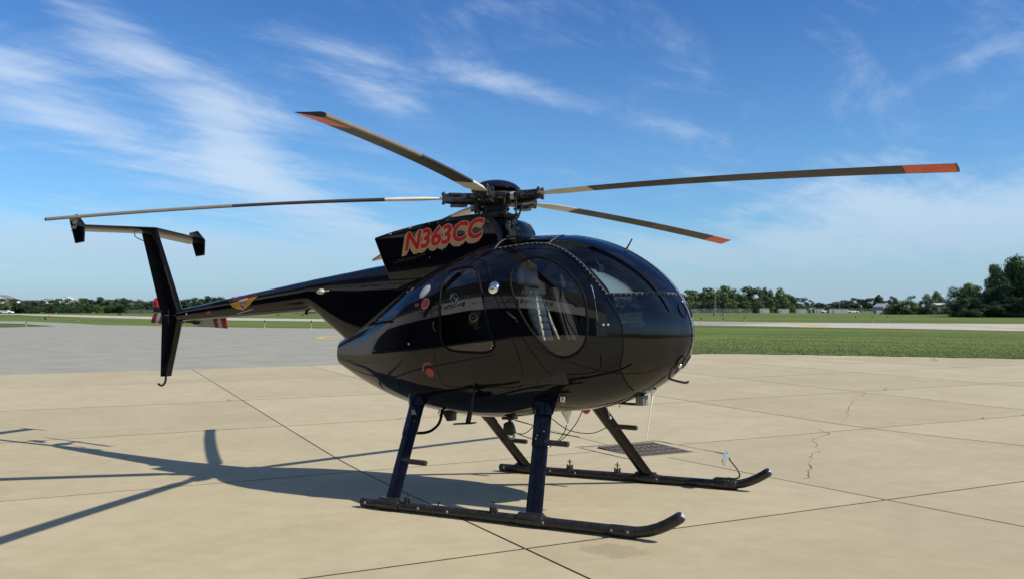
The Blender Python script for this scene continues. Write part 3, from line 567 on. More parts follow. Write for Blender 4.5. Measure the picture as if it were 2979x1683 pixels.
# door hardware and lenses, right side matched on the left
for s, fd, rd in ((-1, FD[0], RD[0]), (1, FD[1], RD[1])):
    def on(x, z, d=0.0): q = side(x, z, s); return q + nrm(q) * d
    disc('air_vent', .775, 1.85, .045, [(1, 0), (1, .012), (.8, .014), (.78, .004), (.2, .004), (.15, .012), (0, .012)], 'clear', s, fd)
    disc('air_vent', .0, 1.83, .042, [(1, 0), (1, .012), (.8, .014), (.78, .004), (.2, .004), (.15, .012), (0, .012)], 'clear', s, rd)
    disc('air_vent', .238, 1.646, .042, [(1, 0), (1, .012), (.8, .014), (.78, .004), (.2, .004), (.15, .012), (0, .012)], 'clear', s, rd)
    mb = MB(); mb.tube([on(.59, 1.685, .006), on(.605, 1.675, .022), on(.66, 1.635, .022), on(.685, 1.618, .006)], .007, 8); mb.lathe([(.014, 0), (.012, .01), (0, .011)], on(.69, 1.60), nrm(side(.69, 1.60, s)), 12); build('door_handle', mb, 'matte', fd)
    mb = MB(); mb.tube([on(-.205, 1.62, .006), on(-.203, 1.60, .02), on(-.198, 1.56, .02), on(-.196, 1.54, .006)], .006, 8); mb.lathe([(.010, 0), (.009, .008), (0, .009)], on(-.19, 1.535), nrm(side(-.19, 1.535, s)), 12); build('door_handle', mb, 'matte', rd)
    mb = MB()
    for (x, z) in ((.44, 1.40), (.425, 1.375)): mb.lathe([(.010, 0), (.008, .006), (0, .007)], on(x, z), nrm(side(x, z, s)), 8)
    build('window_screw', mb, 'chrome', rd)
    # bright lens and bright cover plate
    o = disc('door_lens', .43, 1.897, .055, [(1, 0), (1.0, .004), (.78, .006), (.72, .012), (.4, .022), (0, .026)], 'chrome', s, H, sx=1.0, xdir=(.5, 0, .85))
    o = disc('cover_plate', -.40, 1.905, .047, [(1, 0), (.98, .004), (.84, .005), (0, .005)], 'white', s, H, sx=1.45, xdir=(.5, 0, .9))
    mb = MB(); mb.lathe([(.062, .0005), (.060, .003), (0, .003)], on(-.403, 1.903), nrm(side(-.403, 1.903, s)), 24, sx=1.25, xdir=(.5, 0, .9)); build('plate_rim', mb, 'galv', o)
    o = disc('fuel_cap', -.351, 1.788, .046, [(1, 0), (1, .004), (.1, .005), (0, .008)], 'red', s)
    mb = MB(); mb.lathe([(.052, .0004), (.051, .003), (.047, .003)], on(-.351, 1.788), nrm(side(-.351, 1.788, s)), 28); build('cap_ring', mb, 'pink', o)
    o = disc('intake_cover', -.287, 1.157, .046, [(1, 0), (1, .005), (.85, .008), (.12, .008), (.10, .013), (0, .014)], 'maroon', s)
    mb = MB(); pp = []
    for k in range(15):
        t = R(60 + k * 9); pp.append((-.300 + .060 * math.cos(t) * 1.0, 1.172 + .060 * math.sin(t)))
    vs = []
    for (x, z) in pp:
        for q in (1.0, 1.32): vs.append(on(-.300 + (x + .300) * q, 1.172 + (z - 1.172) * q, .0025))
    mb.add(vs, [(2 * i, 2 * i + 1, 2 * i + 3, 2 * i + 2) for i in range(14)]); build('cover_arc', mb, 'maroon', o)
    mb = MB(); mb.add([on(-.49, 1.795, .002), on(-.435, 1.795, .002), on(-.435, 1.765, .002), on(-.49, 1.765, .002)], [(0, 1, 2, 3)]); build('warning_decal', mb, 'maroon', H)
    disc('round_decal', -.657, 1.937, .024, [(1, 0), (1, .002), (.8, .0025), (0, .0025)], 'grey', s)
    disc('latch_stud', -.53, 1.42, .010, [(1, 0), (.8, .004), (0, .005)], 'silver', s); disc('latch_stud', -.72, 1.915, .012, [(1, 0), (.8, .004), (0, .005)], 'grey', s)
    disc('latch_stud', 1.43, 1.555, .009, [(1, 0), (.8, .004), (0, .005)], 'silver', s); disc('latch_stud', 1.465, 1.555, .009, [(1, 0), (.8, .004), (0, .005)], 'silver', s)
    o = disc('position_lamp', .97, .935, .034, [(1, 0), (1, .02), (.8, .034), (.4, .046), (0, .05)], 'clear', s); disc('lamp_bulb', .97, .935, .016, [(1, .002), (1, .02), (0, .03)], 'chrome', s, o)
# ---- interior
def section(x, k, n=40):
    zt, zb, w = [float(q) for q in prof(x)]; zm = zmid(zt, zb); out = []
    for i in range(n):
        t = 2 * math.pi * i / n; c0_, s0 = math.cos(t), math.sin(t); y = math.copysign(abs(c0_)**(2 / EX), c0_) * w * k; z = zm + math.copysign(abs(s0)**(2 / EX), s0) * ((zt - zm) if s0 > 0 else (zm - zb)) * k; out.append((y, z))
    return out
mb = MB(); mb.prism(section(.42, .955), lambda y, z, d_: (.42 + d_ + (2.3 - z) * .10, y, z), 0, .02); build('cabin_bulkhead', mb, 'lining', H)
mb = MB(); mb.prism(section(-.34, .95), lambda y, z, d_: (-.34 + d_, y, z), 0, .02); build('cabin_bulkhead', mb, 'lining', H)
fl_ = [(x, float(ysurf(x, 1.06)) * .95) for x in np.linspace(-.3, 1.6, 20)]
mb = MB(); mb.prism([(x, -w) for x, w in fl_] + [(x, w) for x, w in fl_[::-1]], lambda x, y, d_: (x, y, 1.05 + d_), 0, .015); build('cabin_floor', mb, 'lining', H)
def seat(y, cream=True):
    o = empty('pilot_seat', (0, 0, 0), parent=H); st = Matrix.Rotation(R(-17), 3, 'Y')
    mb = MB(); mb.box((.86, y, 1.20), (.46, .46, .27)); build('seat_base', mb, 'lining', o, bevel=.02)
    mb = MB(); mb.box((.87, y, 1.385), (.46, .44, .10)); build('seat_cushion', mb, 'darkseat', o, bevel=.03)
    mb = MB(); mb.box((.645, y, 1.66), (.07, .44, .56), st); build('seat_back', mb, 'darkseat', o, bevel=.03)
    for k in range(8 if cream else 0):
        c0_ = Vector((.70, y, 1.66)) + st @ Vector((0, 0, -.235 + .064 * k)); mb = MB(); mb.box(c0_, (.05, .26 - .006 * abs(k - 4), .060), st); build('back_rib', mb, 'cream', o, bevel=.012)
    mb = MB(); mb.box((.60, y, 2.02), (.085, .27, .21), Matrix.Rotation(R(-6), 3, 'Y')); build('headrest', mb, 'cream' if cream else 'darkseat', o, bevel=.03)
    mb = MB(); mb.box((.56, y, 1.90), (.04, .20, .16)); build('headrest_post', mb, 'matte', o)
    mb = MB()
    for q in (-.10, .10): mb.tube([(.60, y + q * .6, 1.95), (.66, y + q * 1.7, 1.80), (.73, y + q * 1.8, 1.60), (.82, y + q * 1.5, 1.44)], .020, 6, flat=.2)
    build('shoulder_belt', mb, 'matte', o)
    return o
seat(-.36); seat(.33, False)
mb = MB(); mb.box((.05, 0, 1.22), (.46, 1.14, .30)); mb.box((-.20, 0, 1.60), (.12, 1.10, .55), Matrix.Rotation(R(-14), 3, 'Y')); build('rear_bench', mb, 'darkseat', H, bevel=.03)
mb = MB(); mb.add([(.10, -.42, 1.84), (.17, -.42, 1.84), (.13, -.46, 1.58), (.02, -.46, 1.58)], [(0, 1, 2, 3)]); mb.add([(.08, -.46, 1.575), (.17, -.46, 1.57), (.16, -.48, 1.54), (.10, -.48, 1.54)], [(0, 1, 2, 3)]); build('rear_belt', mb, 'belt', H)
mb = MB(); mb.box((.14, -.42, 1.392), (.10, .09, .05)); build('belt_buckle', mb, 'belt', H, bevel=.01)
mb = MB(); mb.prism([(1.40, 1.07), (1.52, 1.07), (1.56, 1.45), (1.50, 1.58), (1.36, 1.56), (1.34, 1.40)], lambda x, z, d_: (x, d_, z), -.17, .17); IP = build('instrument_panel', mb, 'lining', H, bevel=.015)
for (y, z) in ((-.09, 1.50), (.0, 1.50), (.09, 1.50), (-.05, 1.41), (.05, 1.41)):
    mb = MB(); mb.lathe([(.036, 0), (.036, .012), (.03, .014), (.028, .008), (0, .008)], (1.352 - (z - 1.40) * -.05 - .006, y, z), (-1, 0, 0), 16); build('dial', mb, 'galv', IP)
for y in (-.33, .33):
    cs = empty('control_stick', parent=H); mb = MB(); mb.tube(spline([(1.25, y, 1.07), (1.22, y, 1.30), (1.14, y, 1.52), (1.10, y, 1.62)], 5), .012, 8); build('stick_tube', mb, 'matte', cs)
    mb = MB(); mb.lathe([(.014, 0), (.02, .03), (.02, .10), (.013, .12), (0, .122)], (1.10, y, 1.60), (-.3, 0, 1), 12); build('stick_grip', mb, 'rubber', cs)
    for q in (-.08, .08):
        mb = MB(); mb.tube([(1.44, y * .85 + q, 1.07), (1.48, y * .85 + q, 1.22)], .010, 7); mb.box((1.48, y * .85 + q, 1.24), (.03, .08, .10), Matrix.Rotation(R(20), 3, 'Y')); build('foot_pedal', mb, 'lining', H)
mb = MB(); mb.tube([(.95, -.05, 1.12), (1.1, -.06, 1.20), (1.32, -.07, 1.30)], .014, 8); build('collective_lever', mb, 'matte', H)
for y in (-.44, ):
    mb = MB(); mb.box((1.60, y + .10, 1.30), (.02, .16, .12)); build('chart_pocket', mb, 'lining', H)
    mb = MB(); mb.tube([(1.49, -.43, 1.50), (1.49, -.425, 1.36), (1.495, -.415, 1.325), (1.54, -.39, 1.32)], .006, 6); build('defog_tube', mb, 'silver', H)
mb = MB(); mb.tube([(1.12, -.05, 2.14), (1.16, -.05, 2.08)], .010, 6); mb.box((1.17, -.05, 2.06), (.03, .10, .07)); build('cabin_compass', mb, 'matte', H, bevel=.008)
for s in (-1, 1):
    mb = MB(); pts = [side(x, z, s) - nrm(side(x, z, s)) * .05 for x, z, _ in spline([(.9, 2.25, 0), (1.077, 2.165, 0), (1.199, 2.075, 0), (1.333, 1.94, 0), (1.43, 1.82, 0), (1.50, 1.65, 0), (1.53, 1.42, 0)], 6)]
    mb.tube(pts, .045, 8); build('door_post_frame', mb, 'lining', H)
# ---- tail boom with root fairing
BS = [(-4.62, 1.878, 1.738, .074), (-4.4, 1.905, 1.742, .082), (-3.4, 2.018, 1.762, .120), (-2.5, 2.118, 1.783, .155), (-2.30, 2.139, 1.789, .163), (-2.24, 2.145, 1.755, .166), (-2.05, 2.162, 1.620, .178), (-1.9, 2.176, 1.530, .192), (-1.74, 2.190, 1.42, .208), (-1.5, 2.215, 1.30, .235), (-1.0, 2.255, 1.25, .275), (-.5, 2.275, 1.30, .285)]
BX = np.array([b[0] for b in BS])
def bsec(x):
    zt, zb, w = [float(np.interp(x, BX, [b[k] for b in BS])) for k in (1, 2, 3)]; return zt, zb, w, float(np.interp(x, [-2.4, -1.9], [2.15, 2.9]))
rings = []
for x in np.concatenate([np.linspace(-4.62, -2.3, 28), np.linspace(-2.28, -.5, 28)]):
    zt, zb, w, e = bsec(x); zm = (zt + zb) / 2; rings.append([(x, math.copysign(abs(math.cos(t))**(2 / e), math.cos(t)) * w, zm + math.copysign(abs(math.sin(t))**(2 / e), math.sin(t)) * (zt - zb) / 2) for t in np.linspace(0, 2 * math.pi, 40, endpoint=False)])
mb = MB(); mb.loft(rings); BOOM = build('tail_boom', mb, 'black', H, ang=50)
def by(x, z):
    zt, zb, w, e = bsec(x); zm = (zt + zb) / 2; k = min(abs(z - zm) / ((zt - zb) / 2), .999); return w * (1 - k**e)**(1 / e)
def decal(name, v2, f, fx, m, parent, lift, ysf):
    vs = []
    for (a, b_) in v2:
        x, z = fx(a, b_); vs.append((x, -(ysf(x, z) + lift), z))
    mb = MB(); mb.add(vs, f); o = build(name, mb, m, parent, smooth=False); return o
def fill(poly, n=1):      # polygon fan split fine enough to hug the boom
    bm = bmesh.new(); vs_ = [bm.verts.new((x, z, 0)) for x, z in poly]; bm.faces.new(vs_); bmesh.ops.triangulate(bm, faces=bm.faces)
    for _ in range(n): bmesh.ops.subdivide_edges(bm, edges=bm.edges, cuts=1, use_grid_fill=True)
    bmesh.ops.triangulate(bm, faces=bm.faces); bm.verts.index_update(); v = [(q.co.x, q.co.y) for q in bm.verts]; f = [tuple(q.index for q in p.verts) for p in bm.faces]; bm.free(); return np.array(v), f
EM = empty('boom_emblem', parent=BOOM)
K3 = lambda a, b_: (-3.592 + a * .467, 1.845 + a * .072 + b_ * .16)      # emblem frame: a 0..1 along, b up
tv, tf = text2d('HAVERFIELD', 1, .35, .02, .95); tv = (tv - tv.min(0)) / (tv.max(0) - tv.min(0))
for nm, fx, m, lf in (('emblem_lettering', lambda a, b_: K3(.0 + a * .98, .50 + b_ * .30), 'maroon', .0030),): 
    o = decal('emblem_lettering', tv, tf, fx, m, EM.parent, lf, by)
for poly, m, lf, nm in (([(0, .42), (.33, .44), (.36, .10), (.44, -.20), (.12, .10)], 'gold', .002, 'emblem_wing'), ([(1, .42), (.64, .44), (.62, .10), (.54, -.20), (.86, .10)], 'gold', .002, 'emblem_wing'),
                        ([(.16, .04), (.42, -.10), (.47, -.28), (.26, -.10)], 'gold', .002, 'emblem_wing'), ([(.84, .04), (.58, -.10), (.53, -.28), (.74, -.10)], 'gold', .002, 'emblem_wing'),
                        ([(.34, .50), (.64, .50), (.66, .36), (.32, .36)], 'silver', .0032, 'emblem_band'), ([(.36, .36), (.62, .36), (.60, .0), (.49, -.34), (.38, .0)], 'silver', .0034, 'emblem_shield'),
                        ([(.385, .32), (.595, .32), (.575, .0), (.49, -.27), (.405, .0)], 'maroon', .0044, 'emblem_field'), ([(.44, .30), (.46, .30), (.46, -.06), (.44, -.06)], 'silver', .0054, 'emblem_letter'), ([(.52, .30), (.54, .30), (.54, -.06), (.52, -.06)], 'silver', .0054, 'emblem_letter'), ([(.46, .14), (.52, .14), (.52, .09), (.46, .09)], 'silver', .0054, 'emblem_letter')):
    v2, f2 = fill(poly, 2); decal(nm, v2, f2, K3, m, BOOM, lf, by)
bpy.data.objects.remove(EM)
for k in range(9):
    a0 = .20 + k * .074; v2, f2 = fill([(a0, -.40), (a0 + .055, -.40), (a0 + .055, -.45), (a0, -.45)], 1); decal('emblem_dash', v2, f2, K3, 'silver', BOOM, .0025, by)
v2, f2 = fill([(0, 0), (.075, .012), (.075, .045), (0, .033)], 1); decal('red_marker', v2, f2, lambda a, b_: (-4.02 + a, 1.80 + b_), 'maroon', BOOM, .003, by)
v2, f2 = fill([(0, 0), (.03, .005), (.03, .03), (0, .025)], 1); decal('data_plate', v2, f2, lambda a, b_: (-4.42 + a, 1.80 + b_), 'silver', BOOM, .003, by)
v2, f2 = fill([(0, 0), (.03, .0), (.03, .02), (0, .02)], 1); decal('data_plate', v2, f2, lambda a, b_: (-2.12 + a, 1.74 + b_), 'grey', BOOM, .003, by)
p = Vector((-2.06, -(by(-2.06, 1.985) + .0), 1.985)); mb = MB(); mb.lathe([(.004, -.075), (.022, -.05), (.030, -.01), (.026, .02), (.012, .035), (0, .036)], p + Vector((0, -.012, 0)), (1, 0, .04), 14); LT = build('boom_lamp', mb, 'silver', BOOM)
mb = MB(); mb.tube([p + Vector((.03, -.012, 0)), p + Vector((.10, -.014, .006))], .005, 6); build('lamp_probe', mb, 'white', LT)
mb = MB(); mb.tube([(-2.42, -.05, 1.79), (-2.42, -.05, 1.755)], .016, 8); build('drain_stub', mb, 'rubber', BOOM)
mb = MB(); 
for x in np.linspace(-4.4, -2.3, 60): mb.lathe([(.005, 0), (.003, .003), (0, .0035)], (x, -by(x, bsec(x)[0] - .02) , bsec(x)[0] - .02), (0, -.5, 1), 6)
o = build('boom_rivets', mb, 'matte', BOOM); o['kind'] = 'stuff'
# ---- tail surfaces
def foil(poly_le, poly_te, thick, fn): pass
def airplate(name, le, te, th, m, parent, axis='y'):   # loft of thin lens sections between LE and TE curves
    rings = []
    for a, b_, t_ in zip(le, te, th):
        a, b_ = Vector(a), Vector(b_); r_ = []; nn = Vector((0, 1, 0)) if axis == 'y' else Vector((0, 0, 1)); seq = [(0, 0), (.06, .55), (.2, .92), (.4, 1), (.7, .6), (1, .06)]
        for q, h in seq: r_.append(a + (b_ - a) * q + nn * h * t_ / 2)
        for q, h in seq[::-1][:-1]: r_.append(a + (b_ - a) * q - nn * h * t_ / 2)
        rings.append(r_)
    mb = MB(); mb.loft(rings); return build(name, mb, m, parent, ang=32)
airplate('upper_fin', [(-5.09, 0, 2.91), (-4.562, 0, 1.815)], [(-5.42, 0, 2.91), (-5.0, 0, 1.815)], [.06, .085], 'black', H)
airplate('lower_fin', [(-4.562, 0, 1.812), (-4.797, 0, 1.055)], [(-4.985, 0, 1.812), (-5.006, 0, 1.045)], [.085, .05], 'black', H)
mb = MB(); mb.tube(spline([(-4.90, 0, 1.06), (-4.91, 0, .99), (-4.95, 0, .945), (-5.00, 0, .935), (-5.05, 0, .955)], 6), .014, 8); build('tail_skid', mb, 'matte', H)
mb = MB(); mb.box((-4.80, -.046, 1.80), (.004, .004, .16)); mb.box((-4.95, -.040, 1.80), (.004, .004, .16)); build('fin_hinge_line', mb, 'grey', H)
STB = airplate('horizontal_stabilizer', [(-5.27, -.86, 2.895), (-5.10, 0, 2.93), (-5.27, .86, 2.88)], [(-5.58, -.86, 2.845), (-5.44, 0, 2.885), (-5.58, .86, 2.83)], [.035, .055, .035], 'black', H, 'z')
for s, dz in ((-1, .015), (1, -.017)):
    mb = MB(); mb.prism([(-5.595, 3.007), (-5.42, 3.022), (-5.266, 2.885), (-5.275, 2.675), (-5.446, 2.665)], lambda x, z, d_: (x, s * .872 + d_, z + dz), -.011, .011); ep = build('end_plate', mb, 'black', H, bevel=.007)
    if s < 0:
        tv, tf = text2d('500D', 1, .2, .01, .9); tv = (tv - tv.min(0)) / (tv.max(0) - tv.min(0)); mb = MB(); mb.add([(-5.505 + a * .10, -.885, 2.855 + a * .012 + b_ * .042) for a, b_ in tv], tf); build('plate_lettering', mb, 'silver', ep, smooth=False)
        tv, tf = text2d('MD', 1, .35, .03, .8); tv = (tv - tv.min(0)) / (tv.max(0) - tv.min(0)); mb = MB(); mb.add([(-5.475 + a * .08, -.885, 2.912 + a * .012 + b_ * .045) for a, b_ in tv], tf)
        for k in range(3): mb.add([(-5.51 + .012 * k, -.885, 2.945 - .013 * k), (-5.46, -.885, 2.950 - .013 * k), (-5.46, -.885, 2.942 - .013 * k), (-5.505 + .012 * k, -.885, 2.938 - .013 * k)], [(0, 1, 2, 3)])
        build('plate_lettering', mb, 'silver', ep, smooth=False)
mb = MB(); mb.tube(spline([(-5.33, -.03, 2.78), (-5.35, -.08, 2.80), (-5.36, -.13, 2.83), (-5.36, -.14, 2.87)], 5), .006, 6); build('stabilizer_cable', mb, 'matte', H)
mb = MB(); mb.lathe([(.05, -.02), (.055, .0), (.055, .055), (.045, .085), (.02, .10), (0, .102)], (-5.235, .12, 1.955), (0, 0, 1), 18); TB = build('tail_beacon', mb, 'redlens', H)
mb = MB(); mb.lathe([(.058, -.09), (.058, -.02), (.05, -.018)], (-5.235, .12, 1.955), (0, 0, 1), 18); mb.box((-5.13, .08, 1.90), (.20, .05, .03)); build('beacon_base', mb, 'matte', TB)
# tail rotor on the left
mb = MB(); mb.lathe([(.05, 0), (.075, .06), (.075, .16), (.04, .20)], (-4.86, .03, 1.775), (0, 1, 0), 18); build('tail_gearbox', mb, 'matte', H)
THB = (-4.92, .345, 1.755); mb = MB(); mb.lathe([(.028, -.15), (.028, .03), (.02, .05)], THB, (0, 1, 0), 14); mb.box(THB, (.30, .05, .06), Matrix.Rotation(R(4), 3, 'Y')); build('tail_rotor_hub', mb, 'matte', H)
mb = MB(); mb.tube([(-4.60, .10, 1.735), (-4.50, .12, 1.70), (-4.42, .14, 1.715)], .012, 6); mb.box((-4.45, .12, 1.72), (.10, .03, .03)); build('pitch_control_rod', mb, 'matte', H)
for s in (1, -1):
    ra = Matrix.Rotation(R(4), 3, 'Y'); tb = empty('tail_rotor_blade', parent=H); segs = [(.15, .50, 'bandwhite', 'blade_skin'), (.50, .575, 'bandred', 'red_band'), (.575, .645, 'bandwhite', 'white_band'), (.645, .735, 'bandred', 'blade_tip')]
    for r0, r1, m, nm in segs:
        rings = []
        for r_ in (r0, r1):
            rr = []
            for q, h in ((-.5, 0), (-.40, .5), (-.1, .6), (.3, .3), (.5, 0), (.3, -.3), (-.1, -.6), (-.40, -.5)):
                pz = q * .135; pyy = h * .018 + q * .035; rr.append(Vector(THB) + ra @ Vector((s * r_, pyy, -s * pz)))
            rings.append(rr)
        mb = MB(); mb.loft(rings); build(nm, mb, m, tb, ang=40)
# ---- engine cowling and registration
CW_ = .27
mb = MB(); cp = [(-1.06, 2.05), (-1.264, 2.489), (-1.24, 2.497), (-1.0, 2.543), (-.70, 2.583), (-.355, 2.618), (-.052, 2.629), (.06, 2.620), (.13, 2.590), (.185, 2.545), (.225, 2.48), (.25, 2.40), (.262, 2.25), (0, 2.05)]
mb.prism(cp, lambda x, z, d_: (x, d_, z), -CW_, CW_); COWL = build('engine_cowling', mb, 'black', H, bevel=.022, seg=3, ang=30)
def letters(off, dxo, dzo, y, m, nm):
    v, f = text2d('N363CC', 1, .22, off, .93, 6); return v, f
v0, f0 = text2d('N363CC', 1, .20, .034, 1.0, 6); lo_, hi_ = v0.min(0), v0.max(0)
def place(v, dxo, dzo):
    q = (v - lo_) / (hi_ - lo_); X = -.855 + q[:, 0] * .945; sc = 1.0 + .0 * q[:, 0]; return np.stack([X + dxo, 2.322 + .082 * (X + .855) + q[:, 1] * .190 * sc + dzo], 1)
for k in range(7):
    v, f = text2d('N363CC', 1, .20,   .062, 1.0, 4); w = place(v, -.0055 * k, -.0062 * k); mb = MB(); mb.add([(x, -CW_ - .0014 - .00005 * (7 - k), z) for x, z in w], f)
    if k == 0: allmb = mb
    else: allmb.add(mb.v, mb.f)
build('registration_shadow', allmb, 'tanletter', COWL, smooth=False)
for off, m, nm, y in ((.060, 'pink', 'registration_outline', .0028), (.034, 'redletter', 'registration_letters', .0042)):
    v, f = text2d('N363CC', 1, .20, off, 1.0, 6); w = place(v, 0, 0); mb = MB(); mb.add([(x, -CW_ - y, z) for x, z in w], f); build(nm, mb, m, COWL, smooth=False)
mb = MB()
for (x, z) in ((-1.05, 2.51), (-1.03, 2.513), (-.80, 2.552), (-.78, 2.555), (-.55, 2.575), (-.45, 2.58), (-.33, 2.592), (-.40, 2.31), (-.70, 2.30), (-.20, 2.335), (-.55, 2.25)): mb.lathe([(.007, 0), (.006, .003), (0, .004)], (x, -CW_, z), (0, -1, 0), 8)
build('cowl_fastener', mb, 'galv', COWL)
mb = MB(); mb.tube(spline([(-.95, -.272, 2.245), (-.75, -.274, 2.262), (-.60, -.274, 2.285)], 4), .004, 5); mb.tube([(-1.0, -.272, 2.22), (-.72, -.274, 2.252)], .003, 5); build('cowl_seam', mb, 'matte', COWL)
mb = MB(); mb.prism([(.10, 2.25), (.10, 2.585), (.20, 2.585), (.29, 2.572), (.355, 2.535), (.395, 2.475), (.415, 2.41), (.425, 2.25)], lambda x, z, d_: (x, d_, z), -.15, .15); MF = build('mast_fairing', mb, 'black', H, bevel=.018, seg=2, ang=30)
mb = MB(); r2 = random.Random(3)
for k in range(16): 
    x = r2.uniform(.27, .38); z = r2.uniform(2.40, 2.54); mb.box((x, -.155, z), (r2.uniform(.008, .03), .012, r2.uniform(.01, .05)), Matrix.Rotation(r2.uniform(-1, 1), 3, 'Y'))
mb.tube(spline([(.27, -.158, 2.55), (.31, -.165, 2.52), (.30, -.165, 2.46), (.33, -.16, 2.40)], 4), .006, 5); mb.tube(spline([(.36, -.158, 2.50), (.345, -.165, 2.45), (.37, -.16, 2.40)], 4), .005, 5); build('mast_linkage', mb, 'grey', MF)
mb = MB(); mb.box((.33, -.165, 2.395), (.06, .006, .012)); build('linkage_plate', mb, 'chrome', MF)
# ---- rotor
HX = .05
mb = MB(); mb.lathe([(.17, 2.50), (.165, 2.56), (.14, 2.60), (.12, 2.64), (.105, 2.68), (.10, 2.73)], (HX, 0, 0), (0, 0, 1), 28); build('rotor_mast', mb, 'matte', H)
mb = MB(); mb.lathe([(.10, 2.585), (.205, 2.59), (.215, 2.605), (.205, 2.62), (.15, 2.63), (.15, 2.65), (.10, 2.66)], (HX, 0, 0), (0, 0, 1), 32); SWP = build('swashplate', mb, 'matte', H)
mb = MB(); mb.lathe([(.10, 2.715), (.19, 2.735), (.215, 2.765), (.215, 2.835), (.19, 2.855), (.15, 2.86)], (HX, 0, 0), (0, 0, 1), 32); HUB = build('rotor_hub', mb, 'matte', H)
mb = MB(); mb.lathe([(.13, 2.855), (.235, 2.868), (.242, 2.878), (.235, 2.893), (.20, 2.926), (.14, 2.955), (.07, 2.970), (0, 2.973)], (HX, 0, 0), (0, 0, 1), 40); build('hub_cap', mb, 'black', H)
TIPS = [(4.028, -.137, 2.60, 0), (1.393, -3.780, 2.60, 0), (-3.112, -2.571, 2.585, 1), (-3.354, 2.203, 2.57, 0), (1.024, 3.916, 2.65, 0)]
ZH = 2.80
for (tx, ty, tz_, plain) in TIPS:
    dv_ = Vector((tx - HX, ty, 0)); RR = dv_.length; e1 = dv_ / RR; e2 = Vector((-e1.y, e1.x, 0)); azd = math.atan2(e1.y, e1.x)
    bl = empty('rotor_blade', parent=H)
    def P_(r, ch, h):
        zz = ZH - (ZH - tz_) * (r / RR)**1.75; return Vector((HX, 0, zz)) + e1 * r + e2 * ch + Vector((0, 0, h))
    def seg(r0, r1, m, nm, n=6, k0=1.0, k1=1.0, mats=None):
        rings = []
        for r_ in np.linspace(r0, r1, n):
            tw = R(-1.5 - 7.5 * max(0, r_ - .6) / 3.4); k = k0 + (k1 - k0) * (r_ - r0) / (r1 - r0); rr = []
            for q, h in ((.27, 0), (.262, .007), (.235, .0125), (.17, .0165), (.06, .016), (-.2, .009), (-.60, .0015), (-.60, -.0015), (-.2, -.007), (.06, -.012), (.17, -.0125), (.235, -.010), (.262, -.006)):
                c0_ = q * .197 * k; hh = h * k; rr.append(P_(r_, c0_ * math.cos(tw) - hh * math.sin(tw), c0_ * math.sin(tw) + hh * math.cos(tw)))
            rings.append(rr)
        mb = MB(); mb.loft(rings); return build(nm, mb, m, bl, ang=40)
    r1 = 1.06
    seg(.50, .70, 'bladeroot', 'root_doubler', 3, .55, 1.0); seg(.70, r1, 'bladeroot', 'root_sleeve', 4)
    if plain: seg(r1, 3.02, 'bladedark', 'inner_skin', 12); seg(3.02, RR - .012, 'bladelight', 'outer_skin', 8)
    else: seg(r1, 2.45, 'bladedark', 'inner_skin', 10); seg(2.45, 3.63, 'blademid', 'outer_skin', 8); seg(3.63, RR - .012, 'orange', 'blade_tip', 4)
    seg(RR - .012, RR, 'matte', 'tip_cap', 2)
    rings = []
    for r_ in np.linspace(2.45, RR - .014, 10):              # tan abrasion strip wrapped round the leading edge
        tw = R(-1.5 - 7.5 * max(0, r_ - .6) / 3.4); rr = []
        for q, h in ((.273, 0), (.264, .008), (.237, .0137), (.185, .0176), (.182, .012), (.182, -.009), (.185, -.0135), (.237, -.0112), (.264, -.007)):
            c0_ = q * .197; rr.append(P_(r_, c0_ * math.cos(tw) - h * math.sin(tw), c0_ * math.sin(tw) + h * math.cos(tw)))
        rings.append(rr)
    mb = MB(); mb.loft(rings); build('abrasion_strip', mb, 'bladelight', bl, ang=40)
    # grip, damper, bolts
    mb = MB(); mb.tube([P_(.16, 0, -.005), P_(.30, 0, -.005), P_(.42, 0, -.005), P_(.50, 0, -.005)], [.055, .058, .052, .040], 14); mb.box(P_(.46, 0, .0), (.10, .11, .075), Matrix.Rotation(azd, 3, 'Z')); build('pitch_housing', mb, 'matte', bl, bevel=.0)
    mb = MB(); mb.tube([P_(.20, -.095, -.01), P_(.33, -.10, -.01)], .036, 14); mb.tube([P_(.33, -.10, -.01), P_(.37, -.10, -.01)], .029, 14); mb.tube([P_(.37, -.10, -.01), P_(.48, -.06, -.01)], .012, 8); build('lead_lag_damper', mb, 'matte', bl)
    mb = MB(); mb.tube([P_(.24, -.095, -.01), P_(.29, -.098, -.01)], .0372, 14); build('damper_label', mb, 'silver', bl)
    mb = MB()
    for q in (-.035, .035): mb.lathe([(.016, -.050), (.016, -.038), (.011, -.036), (.011, .036), (.018, .038), (.018, .050), (.010, .052), (.010, .060), (0, .061)], P_(.505, q, 0), (0, 0, 1), 10)
    build('blade_bolt', mb, 'bladedark', bl)
    mb = MB(); mb.tube([P_(.22, .13, -.005), P_(.205, .13, -.10), P_(.165, .13, -.19)], .010, 8); mb.box(P_(.24, .10, 0), (.05, .10, .03), Matrix.Rotation(azd, 3, 'Z')); mb.lathe([(.018, -.014), (.018, .014)], P_(.22, .13, -.012), e1, 10); build('pitch_link', mb, 'matte', bl)
    mb = MB(); mb.box(P_(.40, .055, .035), (.12, .02, .02), Matrix.Rotation(azd, 3, 'Z')); mb.box(P_(.36, 0, -.07), (.16, .09, .02), Matrix.Rotation(azd, 3, 'Z')); build('droop_stop', mb, 'matte', bl)
mb = MB(); mb.tube([(HX + .16, -.12, 2.60), (HX + .22, -.13, 2.66), (HX + .15, -.10, 2.72)], .014, 8); mb.tube([(HX + .20, -.14, 2.58), (HX + .20, -.15, 2.67)], .016, 8); mb.lathe([(.024, -.02), (.024, .02)], (HX + .20, -.15, 2.675), (0, 1, 0), 12); build('scissor_link', mb, 'matte', H)
